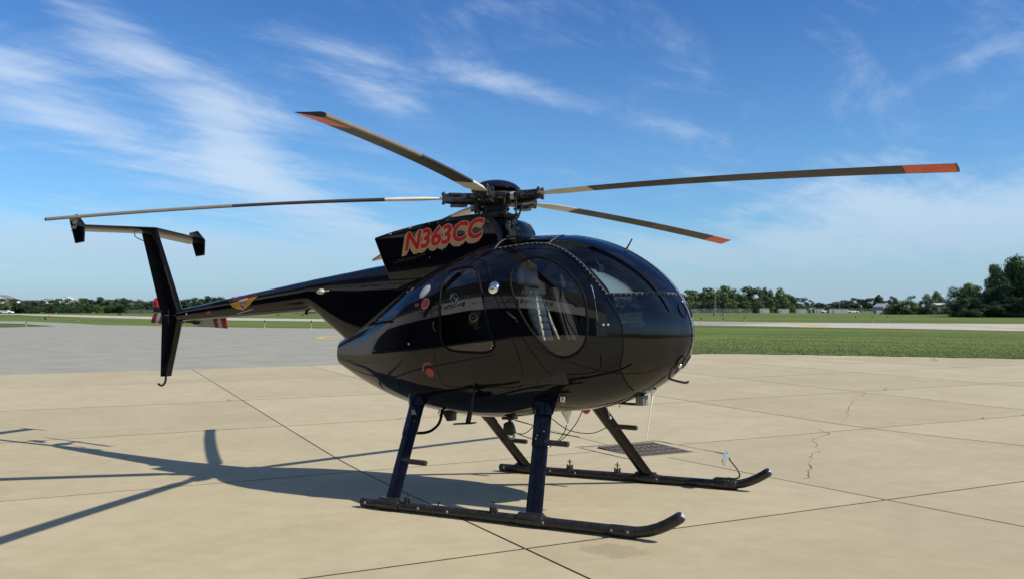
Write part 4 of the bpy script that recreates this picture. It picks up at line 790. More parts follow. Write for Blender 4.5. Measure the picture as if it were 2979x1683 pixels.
mb = MB(); mb.tube([(.24, -.16, 2.595), (.36, -.17, 2.59), (.40, -.16, 2.595)], .015, 8); mb.tube([(.375, -.165, 2.595), (.375, -.17, 2.76)], .009, 8); build('control_rod', mb, 'matte', H)
for a_ in (160, 205): 
    x, y = HX + .17 * math.cos(R(a_)), .17 * math.sin(R(a_)); mb = MB(); mb.tube([(x, y, 2.60), (x, y, 2.74)], .014, 8); mb.lathe([(.03, -.015), (.03, .015)], (x, y, 2.70), (0, 1, 0), 12); build('control_rod', mb, 'matte', H)
# ---- landing gear
def lens(c0_, ch, th, up, n=16): return [Vector(c0_) + Vector((ch / 2 * math.cos(t), th / 2 * math.sin(t), 0)) for t in np.linspace(0, 2 * math.pi, n, endpoint=False)]
def lerp(a, b_, t): return Vector(a) * (1 - t) + Vector(b_) * t
for s in (-1, 1):
    for base, top, nm in (((1.075, 1.128, .075), (.80, .450, .890), 'f'), ((-.33, 1.128, .075), (-.592, .395, .935), 'r')):
        b0 = Vector((base[0], s * base[1], base[2])); t0 = Vector((top[0], s * top[1], top[2])); st = empty('landing_strut', parent=H)
        mb = MB(); mb.loft([lens(lerp(b0, t0, q), .150, .058, 0) for q in np.linspace(0, .66, 5)]); build('strut_fairing', mb, 'strut', st)
        mb = MB(); mb.loft([lens(lerp(b0, t0, q), w_, th_, 0) for q, w_, th_ in ((.60, .160, .068), (.61, .164, .072), (.85, .168, .076), (1.06, .19, .09))]); build('strut_cuff', mb, 'strut', st)
        mb = MB(); mb.loft([lens(lerp(b0, t0, q), w_, th_, 0) for q, w_, th_ in ((.90, .19, .10), (1.0, .235, .16), (1.10, .26, .17), (1.18, .22, .08))]); build('strut_boot', mb, 'black', st)
        mb = MB(); mb.lathe([(.052, -.11), (.054, -.10), (.054, .10), (.052, .11)], (base[0] - .02, s * 1.130, .052), (1, 0, 0), 16); mb.box((base[0] - .02, s * 1.13, .085), (.20, .05, .05)); build('strut_saddle', mb, 'skid', st)
        q = .64 if nm == 'f' else .36; pc = lerp(b0, t0, q); mb = MB(); mb.tube([pc, pc + Vector((.25, 0, -.008)), pc + Vector((.262, 0, -.008))], [.024, .024, .021], 12); build('step_peg', mb, 'skid', st)
        mb = MB()
        for (dx_, q2) in ((-.02, .70), (.04, .74), (.03, .90), (-.03, .67)): mb.lathe([(.007, 0), (.005, .004)], lerp(b0, t0, q2) + Vector((dx_, -.034 if s < 0 else .034, 0)), (0, s, 0), 8)
        build('strut_rivet', mb, 'bladelight', st)
        if s < 0 and nm == 'r':
            mb = MB(); pq = lerp(b0, t0, .80); mb.add([pq + Vector((x, -.0395 + abs(x) * .18, z)) for x, z in ((-.02, -.06), (.045, -.065), (.05, .0), (.025, .05), (.0, .045), (-.012, .0))], [tuple(range(6))]); build('worn_paint_patch', mb, 'grey', st)
    sk = empty('skid_tube', parent=H); y = s * 1.13
    pts = [(-.66, y, .046), (0, y, .046), (1.0, y, .046), (1.85, y, .046)] + [(1.95, y, .052), (2.03, y, .068), (2.10, y, .092), (2.17, y, .126), (2.235, y, .165), (2.265, y, .185)]
    mb = MB(); mb.tube(pts, .041, 18); mb.lathe([(.041, 0), (.036, .018), (.022, .03), (0, .034)], (2.265, y, .185), (.83, 0, .56), 18); build('tube', mb, 'skid', sk)
    mb = MB(); mb.lathe([(.024, .020), (.024, .033), (.012, .037), (0, .038)], (2.265, y, .185), (.83, 0, .56), 14); build('end_plug', mb, 'galv', sk)
    mb = MB(); mb.lathe([(.030, 0), (.030, .004)], (-.662, y, .046), (-1, 0, 0), 14); build('end_plug', mb, 'matte', sk)
    for (xa, xb) in ((.98, 1.22), (1.72, 1.93)) if s < 0 else ((.98, 1.22),):
        mb = MB(); mb.lathe([(.0415, 0), (.0445, .01), (.0445, xb - xa - .01), (.0415, xb - xa)], (xa, y, .046), (1, 0, 0), 16); sl_ = build('skid_shoe', mb, 'skid', sk)
    mb = MB()
    for x in (-.60, -.02, .28, 1.02, 1.18, 1.75, 1.88): mb.lathe([(.013, 0), (.010, .008), (0, .009)], (x, y + s * .041 if s < 0 else y - .041, .050), (0, -1, 0), 8)
    build('skid_bolt', mb, 'bladelight', sk)
    for x in ((-.155, .71) if s < 0 else (.20, .745)):
        gf = empty('ground_wheel_lug', parent=H); mb = MB(); mb.box((x, y, .098), (.018, .05, .045)); mb.box((x - .028, y, .105), (.010, .03, .05)); mb.box((x + .028, y, .105), (.010, .03, .05)); build('lug_block', mb, 'skid', gf, bevel=.004)
        mb = MB(); mb.tube([(x, y, .11), (x, y, .185)], .007, 8); mb.box((x, y, .158), (.055, .008, .008)); build('lug_pin', mb, 'skid', gf)
    mb = MB(); mb.tube([(.16, y, .085), (.17, y, .112), (.19, y, .108)], .007, 6); build('tie_down_ring', mb, 'matte', sk)
# mirror on the far skid
MR = empty('skid_mirror', parent=H); mb = MB(); mb.lathe([(.048, -.12), (.05, -.115), (.05, .105), (.048, .11)], (1.865, 1.13, .050), (1, 0, 0), 16); mb.box((1.865, 1.13, .10), (.20, .045, .018)); build('mirror_clamp', mb, 'skid', MR, bevel=.003)
mb = MB(); mb.tube(spline([(1.88, 1.13, .108), (1.965, 1.13, .108), (2.00, 1.13, .135), (1.985, 1.13, .185), (1.945, 1.13, .24), (1.915, 1.13, .275), (1.905, 1.13, .30)], 6), .0075, 8); build('mirror_arm', mb, 'matte', MR)
mb = MB(); mb.lathe([(.0, -.012), (.05, -.010), (.072, .0), (.074, .006), (.068, .010), (0, .010)], (1.862, 1.13, .285), (-.85, -.42, .30), 22); build('mirror_glass', mb, 'chrome', MR)
# ---- belly fittings
def belly(x, y=0.0): return float(ztop(x, y, -1))
mb = MB(); mb.box((.17, 0, belly(.17) - .012), (.12, .10, .025)); mb.tube([(.17, 0, belly(.17) - .02), (.17, 0, belly(.17) - .06)], .018, 8); HK = build('cargo_hook', mb, 'matte', H, bevel=.003)
mb = MB(); mb.prism([(.115, .655), (.15, .675), (.19, .67), (.21, .63), (.222, .58), (.205, .545), (.165, .55), (.125, .565), (.11, .61)], lambda x, z, d_: (x, d_, z), -.03, .03); build('hook_body', mb, 'matte', HK, bevel=.006)
mb = MB(); mb.tube(spline([(.21, 0, .57), (.215, 0, .54), (.195, 0, .515), (.165, 0, .52), (.155, 0, .535)], 4), .011, 8); build('hook_jaw', mb, 'galv', HK)
mb = MB(); mb.tube(spline([(-.475, -.2, .80), (-.48, -.2, .73), (-.515, -.2, .645), (-.60, -.2, .58), (-.69, -.2, .553), (-.79, -.2, .545)], 6), .014, 8); build('drain_hose', mb, 'rubber', H)
mb = MB(); mb.prism([(-.53, .775), (-.395, .765), (-.40, .672), (-.455, .668)], lambda x, z, d_: (x, d_, z), -.15, -.06); build('belly_box', mb, 'matte', H, bevel=.006)
mb = MB(); mb.tube([(-.56, -.12, .78), (-.575, -.12, .735)], .006, 6); mb.tube([(-.53, -.14, .75), (-.545, -.14, .72), (-.53, -.14, .70)], .005, 6); build('drain_stub', mb, 'matte', H)
mb = MB(); mb.tube([(.185, -.585, 1.03), (.155, -.59, .95), (.125, -.595, .80), (.105, -.60, .715)], [.010, .013, .022, .024], 10); mb.lathe([(.012, .02), (.02, .02), (.02, -.02), (.012, -.02)], (.185, -.59, 1.03), (0, 1, 0), 10); SA = build('step_post', mb, 'strut', H)
mb = MB(); mb.box((.07, -.60, .708), (.20, .09, .014), Matrix.Rotation(R(-4), 3, 'Y')); build('step_plate', mb, 'strut', SA, bevel=.006)
mb = MB(); mb.lathe([(.055, 0), (.045, -.02), (.022, -.06), (.010, -.10), (.006, -.115)], (.775, 0, belly(.775) + .004), (-.12, 0, 1), 14); build('antenna_cone', mb, 'white', H)
mb = MB(); zc = belly(1.615); mb.lathe([(.042, .01), (.030, -.012), (.016, -.03), (.009, -.06), (.005, -.12), (.0034, -.43)], (1.62, 0, zc), (.17, 0, 1), 14); build('whip_antenna', mb, 'white', H)
mb = MB(); mb.box((1.515, 0, .905), (.075, .11, .085)); CB = build('camera_box', mb, 'grey', H, bevel=.006)
mb = MB(); mb.tube([(1.49, 0, .868), (1.28, 0, .876), (1.26, 0, .93)], .010, 6); mb.tube([(1.30, .05, .875), (1.48, .05, .868)], .008, 6); build('camera_bracket', mb, 'matte', CB)
mb = MB(); mb.box((1.19, 0, .868), (.05, .05, .035)); mb.box((1.13, .02, .865), (.03, .03, .03)); mb.tube([(1.30, 0, .90), (1.305, 0, .835)], .003, 5); build('bracket_clamp', mb, 'matte', CB)
mb = MB(); mb.tube(spline([(1.745, 0, 1.105), (1.80, 0, 1.085), (1.87, 0, 1.068), (1.915, 0, 1.062), (1.94, 0, 1.072)], 5), .010, 9); build('pitot_tube', mb, 'skid', H)
mb = MB(); p = Vector((1.405, -.01, float(ztop(1.405, .01)))); mb.lathe([(.020, -.002), (.012, .012), (.008, .02), (.006, .10), (.0085, .105)], p, (.55, 0, .84), 10); build('roof_antenna', mb, 'matte', H)
mb = MB(); mb.lathe([(.034, 0), (.044, .012), (.044, .045), (.032, .062), (0, .066)], (.80, .38, .80), (-.45, -.55, -.7), 16); build('strut_beacon', mb, 'redlens', H)
mb = MB(); mb.tube([(.93, .50, .86), (.945, .53, .74), (.95, .54, .70)], .004, 6); mb.lathe([(.014, -.012), (.016, 0), (.01, .012)], (.952, .545, .69), (0, 0, 1), 10); build('bonding_lead', mb, 'galv', H)
for pts in ([(.23, 0, .69), (.40, 0, .655), (.62, -.02, .60), (.85, .10, .55)], [(.22, 0, .575), (.30, 0, .565), (.38, .0, .60), (.50, .0, .72)], [(.225, 0, .575), (.27, .10, .53), (.30, .30, .47), (.34, .45, .43), (-.15, .88, .36)][:4],
            [(.50, .0, .74), (.60, .02, .72), (.74, .10, .61), (.85, .35, .56), (.90, .62, .60)], [(.775, 0, .665), (.74, .02, .60), (.68, .0, .52), (.58, -.02, .47)], [(.93, .02, .80), (.86, .02, .68), (.74, .01, .55), (.60, -.02, .46)]):
    mb = MB(); mb.tube(spline(pts, 7), .0042, 6); build('belly_cable', mb, 'rubber', H)

# ------------------------------------------------------------------ drain
x0, y0 = .10, 3.37; DR = empty('storm_drain', (x0, y0, float(gz(x0, y0))), math.atan2(MD[1], MD[0]))
tag(DR, 'square rusty storm drain grate set in the concrete behind the helicopter', 'drain')
def dlz(a, b_): x, y = mn(a, b_); return float(gz(x0 + x, y0 + y) - gz(x0, y0))
W2, D2 = .43, .41
mb = MB()
for (a0, a1, b0, b1) in ((-.62, .62, D2 + .02, .62), (-.62, .62, -.60, -D2 - .02), (-.62, -W2 - .02, -D2 - .02, D2 + .02), (W2 + .02, .62, -D2 - .02, D2 + .02)):
    vs = [(a, b_, dlz(a, b_) + h) for h in (-.05, .006) for a, b_ in ((a0, b0), (a1, b0), (a1, b1), (a0, b1))]; mb.add(vs, [(0, 3, 2, 1), (4, 5, 6, 7), (0, 1, 5, 4), (1, 2, 6, 5), (2, 3, 7, 6), (3, 0, 4, 7)])
build('concrete_collar', mb, 'concrete', DR, smooth=False)
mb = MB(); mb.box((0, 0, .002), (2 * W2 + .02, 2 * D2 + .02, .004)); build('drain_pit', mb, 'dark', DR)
bar = None
for k in range(11):
    b_ = -D2 + 2 * D2 * k / 10
    if bar is None: mb = MB(); mb.box((0, 0, 0), (2 * W2, .058, .016)); bar = build('grate_bar', mb, 'rust', DR, bevel=.004, seg=1); o = bar
    else: o = bar.copy(); COL.objects.link(o); o.parent = DR
    o.location = (0, b_, .010 + dlz(0, b_))
for a in (-W2, -.21, 0, .21, W2):
    mb = MB(); mb.box((a, 0, .012), (.035, 2 * D2 + .05, .014)); build('grate_rib', mb, 'rust', DR, bevel=.003, seg=1)
mb = MB()
for pts in ([(-.70, -.62), (-.655, -.2), (-.66, .30), (-.66, .66), (-.2, .655), (.3, .65), (.66, .66), (.82, .65)], ):
    P = spline([(a, b_, 0) for a, b_ in pts], 14); vs = []
    for i, q in enumerate(P):
        d_ = P[min(i + 1, len(P) - 1)] - P[max(i - 1, 0)]; d_ /= np.linalg.norm(d_); n2 = np.array([-d_[1], d_[0]]); w_ = .010 + .022 * rng.random()
        for s in (-1, 1): a, b_ = q[:2] + n2 * s * w_; vs.append((a, b_, dlz(a, b_) + .005))
    mb.add(vs, [(2 * i, 2 * i + 1, 2 * i + 3, 2 * i + 2) for i in range(len(P) - 1)])
build('broken_edge', mb, 'crack', DR, smooth=False)

# ------------------------------------------------------------------ hangar behind the viewer, mirrored in the black paint
HG = empty('hangar', (*mn(-1.0, -15.0), -.3), math.atan2(MD[1], MD[0])); tag(HG, 'long pale airport hangar with wide dark doorway and lettered fascia behind the viewer', 'hangar')
def hbox(nm, c0_, sz, m, lab=None):
    mb = MB(); mb.box(c0_, sz); return build(nm, mb, m, HG, smooth=False)
hbox('fascia', (0, -.15, 7.2), (44, .3, 3.2), 'hangarwall'); hbox('wall', (-20, -.15, 2.8), (4, .29, 5.6), 'hangarwall'); hbox('wall', (20, -.15, 2.8), (4, .29, 5.6), 'hangarwall')
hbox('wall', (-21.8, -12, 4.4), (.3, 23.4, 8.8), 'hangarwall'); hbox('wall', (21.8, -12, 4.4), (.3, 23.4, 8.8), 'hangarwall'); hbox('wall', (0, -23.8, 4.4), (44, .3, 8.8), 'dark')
hbox('added_sky_screen', (0, -.45, 11.0), (44.4, .3, 4.4), 'bladedark'); hbox('roof', (0, -11.9, 8.95), (44.8, 24.6, .25), 'roofgrey'); hbox('hangar_floor', (0, -12, .36), (43, 23.2, .06), 'dark')  # dark panel above the fascia is added to keep sky reflections off the flank
tv, tf = text2d('REGIONAL \u2014 AIRPORT', 1, 0, .012, 1.05); lo2, hi2 = tv.min(0), tv.max(0); k = 1.0 / (hi2[1] - lo2[1])
mb = MB(); mb.add([(-(a - (lo2[0] + hi2[0]) / 2) * k * 1.0, .012, (b_ - lo2[1]) * k + 6.7) for a, b_ in tv], [f[::-1] for f in tf]); build('fascia_lettering', mb, 'signblack', HG, smooth=False)

# ------------------------------------------------------------------ far things: bearing b = sideways / forward of the viewing axis, d = metres out
FW = Vector((math.sin(YAW), math.cos(YAW), 0)); RT = Vector((FW.y, -FW.x, 0))
def spot(u, d_): b_ = (u - 1489.5) / 2500.1; q = Vector((CAM.x, CAM.y, 0)) + FW * d_ + RT * (b_ * d_); return (q.x, q.y, FLAT - .035)
def height(v, d_): return (893 - v) * d_ / 2500.1 + 1.87
# --- trees
def crown_mesh(kind, seed, nl, ls):
    g = np.random.default_rng(seed); lobes = []
    nlb = {'round': 26, 'tall': 24, 'bush': 20, 'spread': 26, 'spiky': 22}[kind]
    for i in range(nlb):
        t = g.uniform(0, 2 * math.pi); h = g.uniform(.12, .90)
        rad = {'round': .40 * math.sin(math.pi * min(1, .22 + h * .72)), 'tall': .34 * math.sin(math.pi * min(1, .25 + h * .70)), 'bush': .42 * math.cos(h * 1.2), 'spread': .44 * math.sin(math.pi * min(1, .18 + h * .70)), 'spiky': .40 * (1.02 - h * .7)}[kind]
        if kind == 'bush': h = g.uniform(.02, .78)
        q = rad * math.sqrt(g.uniform(.05, 1)); lobes.append((q * math.cos(t), q * math.sin(t), h, g.uniform(.11, .20) * (1.15 - .5 * h)))
    C_ = np.array([l[:3] for l in lobes]); Rr = np.array([l[3] for l in lobes]); k = g.choice(nlb, nl, p=Rr**2 / (Rr**2).sum())
    d_ = g.normal(size=(nl, 3)); d_ /= np.linalg.norm(d_, axis=1)[:, None]; rr = Rr[k] * (g.uniform(.2, 1, nl)**.4) * g.uniform(.85, 1.2, nl)
    p = C_[k] + d_ * rr[:, None] * np.array([1, 1, .8]); top = p[:, 2].max(); p[:, 2] = np.clip(p[:, 2] / top, .01, 1.0)
    nrm_ = d_ + np.array([0, 0, .35]) + g.normal(size=(nl, 3)) * .5; nrm_ /= np.linalg.norm(nrm_, axis=1)[:, None]
    a = np.cross(nrm_, g.normal(size=(nl, 3))); a /= np.linalg.norm(a, axis=1)[:, None]; b_ = np.cross(nrm_, a); s1 = ls * g.uniform(.55, 1.3, nl)[:, None]
    V_ = np.stack([p - a * s1, p - b_ * s1 * .62, p + a * s1, p + b_ * s1 * .62], 1).reshape(-1, 3)
    me = bpy.data.meshes.new('crown'); me.from_pydata(V_.tolist(), [], np.arange(nl * 4).reshape(-1, 4).tolist()); return me, lobes
def trunk_mesh(kind, lobes, seed):
    mb = MB(); g = random.Random(seed); mb.tube([(0, 0, 0), (.01, 0, .2), (.0, .01, .45), (.015, 0, .72)], [.035, .026, .018, .006], 7)
    for l in lobes[:7]: mb.tube([(0, 0, max(.12, l[2] * .45)), (l[0] * .5, l[1] * .5, l[2] * .75), (l[0], l[1], l[2])], [.014, .009, .003], 5)
    me = bpy.data.meshes.new('trunk'); me.from_pydata(mb.v, [], mb.f); me.materials.append(M['bark']); return me
LIB = {}
def lib(kind, lm, big, i):
    key = (kind, lm, big, i)
    if key not in LIB:
        sd = abs(hash((len(kind), lm[-1], int(big), i))) % 99991 if False else (len(kind) * 131 + len(lm) * 17 + big * 7 + i * 1009)
        cm, lb = crown_mesh(kind, sd, 8500 if big else 3400, .018 if big else .028); cm.materials.append(M[lm]); LIB[key] = (cm, trunk_mesh(kind, lb, sd))
    return LIB[key]
GRT = random.Random(11)
def tree(u, d_, vtop, wid, kind, lm, label, group, big=0, name=None, vb=None):
    x, y, z = spot(u, d_); h = height(vtop, d_); o = empty(name or ('bush' if kind == 'bush' else 'tree'), (x, y, z), GRT.uniform(0, 6.28)); cm, tm = lib(kind, lm, big, GRT.randrange(3))
    c0_ = link('crown', cm, o); t0 = link('trunk', tm, o); w_ = wid * d_ / 2500.1; c0_.scale = (w_ * 1.05, w_ * 1.05, h); t0.scale = (w_ * .6, w_ * .6, h); t0.location = (0, 0, -.1)
    tag(o, label, 'bush' if kind == 'bush' else 'tree', group); return o
ADJ = ['dense dark', 'rounded green', 'olive-brown', 'broad leafy', 'uneven green', 'full-crowned']
ORD = 'first second third fourth fifth sixth seventh eighth ninth tenth eleventh twelfth thirteenth fourteenth fifteenth sixteenth seventeenth eighteenth nineteenth twentieth twenty-first twenty-second twenty-third twenty-fourth twenty-fifth twenty-sixth twenty-seventh twenty-eighth twenty-ninth thirtieth thirty-first thirty-second thirty-third thirty-fourth thirty-fifth thirty-sixth'.split()
GL = 'trees of the left tree line'; GR_ = 'trees of the right tree line'
LT_ = [(29, 875), (49, 877), (72, 873), (104, 873), (132, 879), (160, 876), (184, 877), (207, 880), (231, 865), (252, 866), (280, 862), (306, 869), (329, 866), (350, 865), (378, 869), (408, 868), (436, 872), (464, 868), (492, 870), (520, 871), (545, 868), (572, 863), (597, 859), (620, 862), (640, 861), (668, 862), (694, 859), (722, 861), (750, 864), (780, 866), (812, 865), (846, 868), (880, 866), (914, 868), (948, 866), (982, 867)]
for i, (u, v) in enumerate(LT_):
    tree(u, 288 + GRT.uniform(-8, 8), v, GRT.uniform(46, 62), GRT.choice(['round', 'round', 'spread', 'bush']), 'leafolive' if i in (2, 3, 4) else GRT.choice(['leafdark', 'leafmid', 'leafdark']), f'{ADJ[i % 6]} tree in the left tree line, {ORD[i]} from the left edge' if u < 780 else 'broadleaf tree of the left tree line hidden behind boom and cabin', GL, name='tree')
for i in range(34):
    u = -10 + i * 30; tree(u, 282 + GRT.uniform(-4, 2), 887 + GRT.uniform(-6, 5), GRT.uniform(34, 52), 'bush', GRT.choice(['leafdark', 'leafmid']), f'low dark bush at the foot of the left tree line, {ORD[i]} from the left' if u < 780 else 'low dark bush of the left tree line hidden behind boom and cabin', 'bushes under the left tree line')
for i in range(26):
    u = -20 + i * 41; tree(u, 330, 868 + GRT.uniform(-4, 8), 62, 'spread', 'leafdark', f'distant dark treetop behind the left tree line, {ORD[i]} from the left' if u < 780 else 'distant treetop hidden behind boom and cabin', 'trees behind the left tree line')
for i in range(24):
    u = 1020 + i * 41; tree(u, 300, 858 + GRT.uniform(-10, 10), 60, GRT.choice(['round', 'spread']), GRT.choice(['leafdark', 'leafmid']), 'green tree far behind the helicopter', 'trees behind the helicopter')
RT_ = [(2005, 843, 62, 'round', 'leafmid'), (2040, 849, 46, 'round', 'leafmid'), (2060, 836, 44, 'round', 'leafdark'), (2085, 830, 54, 'spread', 'leafmid'), (2112, 832, 46, 'round', 'leafmid'), (2145, 839, 50, 'round', 'leafmid'), (2188, 833, 48, 'spread', 'leafdark'), (2221, 835, 32, 'tall', 'leafdark'), (2242, 842, 24, 'tall', 'leafmid'), (2268, 836, 42, 'tall', 'leafmid'), (2299, 854, 34, 'tall', 'leafmid')]
for i, (u, v, w_, k_, lm) in enumerate(RT_): tree(u, 296 + 4 * (i % 3), v - 1, w_ * 1.6, k_, lm, f'{dict(round="round leafy", spread="wide-topped", tall="slender upright")[k_]} tree in the clump right of the nose, {ORD[i]} from the nose', GR_)
for i in range(9): tree(1985 + i * 38, 318, 856 + GRT.uniform(-3, 6), 66, 'round', 'leafdark', f'dark tree filling the back of the right clump, {ORD[i]} from the nose', 'trees at the back of the right clump')
for i, (u, v, w_) in enumerate(((1990, 872, 44), (2022, 878, 34), (2052, 876, 34), (2098, 872, 40), (2130, 866, 42), (2165, 872, 36), (2205, 874, 34), (2243, 866, 30), (2280, 878, 30))): tree(u, 290, v, w_ * 1.6, 'bush', GRT.choice(['leafmid', 'leafdark']), f'rounded bush in front of the tall clump, {ORD[i]} from the nose', 'bushes below the right clump')
for i, (u, v, w_, lm) in enumerate(((2330, 864, 40, 'leafdark'), (2359, 870, 26, 'leafmid'), (2378, 878, 40, 'leafdark'), (2402, 881, 50, 'leafdark'), (2425, 880, 44, 'leafdark'), (2442, 875, 44, 'leafdark'), (2464, 871, 44, 'leafdark'), (2492, 864, 46, 'leafdark'), (2515, 868, 46, 'leafdark'), (2537, 865, 44, 'leafdark'), (2557, 860, 40, 'leafdark'), (2582, 872, 40, 'leafdark'), (2320, 882, 50, 'leafdark'), (2475, 884, 50, 'leafdark'), (2395, 888, 60, 'leafdark'))): tree(u, 360, v, w_ * 1.25, 'spread', lm, f'dark distant tree in the row beyond the sheds, {ORD[i]} from its left end' if i < 12 else f'low dark distant tree behind the sheds, {["left", "right", "middle"][i - 12]} one', 'trees beyond the sheds')
tree(2557, 330, 856, 36, 'spiky', 'leafdark', 'ragged spiky-topped tree rising just left of the gabled grey barn', None)
tree(2598, 320, 859, 36, 'spread', 'leafdark', 'small flat-topped tree standing right behind the gabled grey barn', None)
for i, (u, v, w_, lm) in enumerate(((2592, 884, 44, 'leafmid'), (2620, 870, 62, 'leafmid'), (2650, 872, 56, 'leafmid'), (2668, 858, 46, 'leafolive'), (2690, 872, 50, 'leafdark'), (2605, 890, 60, 'leafdark'), (2640, 888, 64, 'leafdark'), (2675, 888, 60, 'leafdark'), (2725, 884, 46, 'leafmid'), (2755, 882, 50, 'leafmid'), (2708, 886, 36, 'leafmid'))): tree(u, 232 + GRT.uniform(-6, 6), v, w_ * 1.15, 'bush', lm, ['small green bush at the left end of the hedge clump beside the barn', 'green bush making the left hump of the hedge clump', 'green bush in the middle of the hedge clump', 'olive bush forming the peak of the hedge clump', 'dark bush just right of the olive peak of the hedge clump', 'low dark bush at the front left of the hedge clump', 'low dark bush at the front middle of the hedge clump', 'low dark bush at the front right of the hedge clump', 'light green bush in front of the long pale roof', 'rightmost green bush of the hedge, next to the big trees', 'small green bush under the left end of the pale roof'][i], 'bushes of the right hedge clump')
tree(2713, 300, 844, 62, 'round', 'leafmid', 'round-crowned tree standing alone above the hedge clump', None, 1); tree(2742, 296, 862, 44, 'round', 'leafmid', 'smaller lighter tree leaning against the round-crowned tree above the hedge', None)
for (u, d_, v, w_, k_, lm, lb) in ((2795, 190, 832, 76, 'round', 'leafmid', 'leftmost broad tree of the big stand at the right edge'), (2826, 186, 822, 74, 'round', 'leafmid', 'second broad tree of the right stand with pale leaf tops'), (2858, 182, 828, 66, 'round', 'leafdark', 'dark tree in the saddle of the right stand'), (2892, 176, 764, 50, 'tall', 'leafdark', 'slender open tree standing out left of the tallest right tree'),
                                   (2935, 170, 745, 92, 'round', 'leafmid', 'tallest leafy tree at the right edge of the picture'), (2975, 168, 735, 96, 'round', 'leafmid', 'tall tree cut by the right edge of the picture'), (3030, 164, 740, 110, 'round', 'leafmid', 'tall tree just outside the right edge of the picture')): tree(u, d_, v, w_ * 1.35, k_, lm, lb, None, 1)
for i, (u, v, w_) in enumerate(((2790, 868, 70), (2815, 862, 70), (2845, 858, 80), (2875, 838, 80), (2905, 830, 84), (2935, 822, 96), (2965, 810, 100), (2995, 800, 100), (2860, 884, 80), (2910, 872, 90), (2950, 868, 90), (2985, 860, 90), (3030, 830, 120))): tree(u, 168 - i * .6, v, w_ * 1.2, 'bush', 'leafdark', f'dark undergrowth bush at the foot of the right stand, {ORD[i]} from the left' if i < 8 else f'low dark front bush of the right stand, {ORD[i - 8]} from the left', 'undergrowth of the right stand', 1)
for i in range(5): tree(3090 + i * 70, 200, 760 + GRT.uniform(-20, 40), 120, 'round', 'leafdark', f'dark tree past the right edge of the picture, {ORD[i]} beyond it', 'trees beyond the right edge')
# --- buildings
def gable(name, u, d_, w_, dep, h, rh, wall, roof, rz, label, cat='shed', group=None, win=0, z_=0.0):
    x, y, z = spot(u, d_); o = empty(name, (x, y, z - .02 + z_), rz); tag(o, label, cat, group)
    mb = MB(); mb.box((0, 0, h / 2), (w_, dep, h)); mb.add([(-w_/2, -dep/2, h), (w_/2, -dep/2, h), (0, -dep/2, h + rh), (-w_/2, dep/2, h), (w_/2, dep/2, h), (0, dep/2, h + rh)], [(0, 1, 2), (4, 3, 5)]); build('wall', mb, wall, o, smooth=False)
    for s in (-1, 1):
        mb = MB(); ov = .15; ex_ = w_ / 2 + ov; zz = h - rh * ov / (w_ / 2); vs = [(s * ex_, -dep/2 - ov, zz), (0, -dep/2 - ov, h + rh), (0, dep/2 + ov, h + rh), (s * ex_, dep/2 + ov, zz)]; mb.add(vs + [(a, b_, c0_ + .10) for a, b_, c0_ in vs], [(0, 1, 2, 3), (7, 6, 5, 4), (0, 4, 5, 1), (1, 5, 6, 2), (2, 6, 7, 3), (3, 7, 4, 0)]); build('roof_slope', mb, roof, o, smooth=False)
    for k in range(win):
        mb = MB(); mb.box((-w_ / 2 + (k + .5) * w_ / win, -dep / 2 - .01, h * .5), (w_ / win * .4, .06, h * .3)); wv = build('window', mb, 'dark', o, smooth=False)
        mb = MB(); mb.box((-w_ / 2 + (k + .5) * w_ / win, -dep / 2 - .02, h * .5 - h * .17), (w_ / win * .5, .08, .08)); build('sill', mb, 'white', wv, smooth=False)
    return o
fz = -YAW
def shed(u0, u1, d_, v, label, wall='greywall', door=True):
    w_ = (u1 - u0) * d_ / 2500.1; h = height(v, d_); x, y, z = spot((u0 + u1) / 2, d_); o = empty('storage_shed', (x, y, z - .02), fz + .04); tag(o, label, 'shed', 'grey sheds along the far field edge')
    mb = MB(); mb.box((0, 0, h / 2), (w_, 2.2, h)); build('wall', mb, wall, o, smooth=False); mb = MB(); mb.box((0, 0, h + .03), (w_ + .12, 2.34, .08)); build('roof', mb, 'rooflight', o, smooth=False)
    if door: mb = MB(); mb.box((-w_ * .28, -1.11, h * .38), (w_ * .13, .05, h * .72)); build('door', mb, 'roofgrey', o, smooth=False)
    for k in range(3): mb = MB(); mb.box((-w_ * .05 + k * w_ * .2, -1.105, h * .5), (.05, .04, h * .92)); build('wall_rib', mb, 'galv', o, smooth=False)
    mb = MB(); mb.box((w_ / 2 - .05, -1.115, h / 2), (.10, .06, h)); build('corner_trim', mb, 'white', o, smooth=False)
shed(2207, 2234, 284, 896.5, 'grey shed with white corner, leftmost along the field edge', 'greywall'); shed(2262, 2291, 284, 897.5, 'grey shed second from left along the far field edge'); shed(2313, 2341, 284, 897.5, 'grey shed third from left along the far field edge'); shed(2366, 2394, 296, 897, 'grey shed fourth from left beside a parked white car'); shed(2408, 2462, 284, 897.5, 'widest grey shed, rightmost of the low row')
gable('small_hut', 2363, 300, 1.9, 2.4, 1.25, .42, 'greywall', 'rooflight', fz, 'small pale-roofed hut peeking over the grey sheds', 'hut')
gable('barn', 2566, 262, 2.9, 4, 2.1, .95, 'greywall', 'rooflight', fz + .35, 'grey gabled barn beside the hedge clump', 'barn', win=2)
x, y, z = spot(2561, 240); o = empty('fence_panel', (x, y, z), fz); tag(o, 'plain grey screen wall in front of the gabled barn', 'screen'); mb = MB(); mb.box((0, 0, .55), (2.4, .12, 1.1)); build('panel', mb, 'greywall', o, smooth=False); mb = MB(); mb.box((0, 0, 1.12), (2.5, .16, .05)); build('cap_rail', mb, 'galv', o, smooth=False)
o = gable('long_building', 2735, 262, 7.5, 4, 2.6, .55, 'siding', 'rooflight', fz + 1.45, 'long low building with pale metal roof half hidden by the hedge clump', 'building')
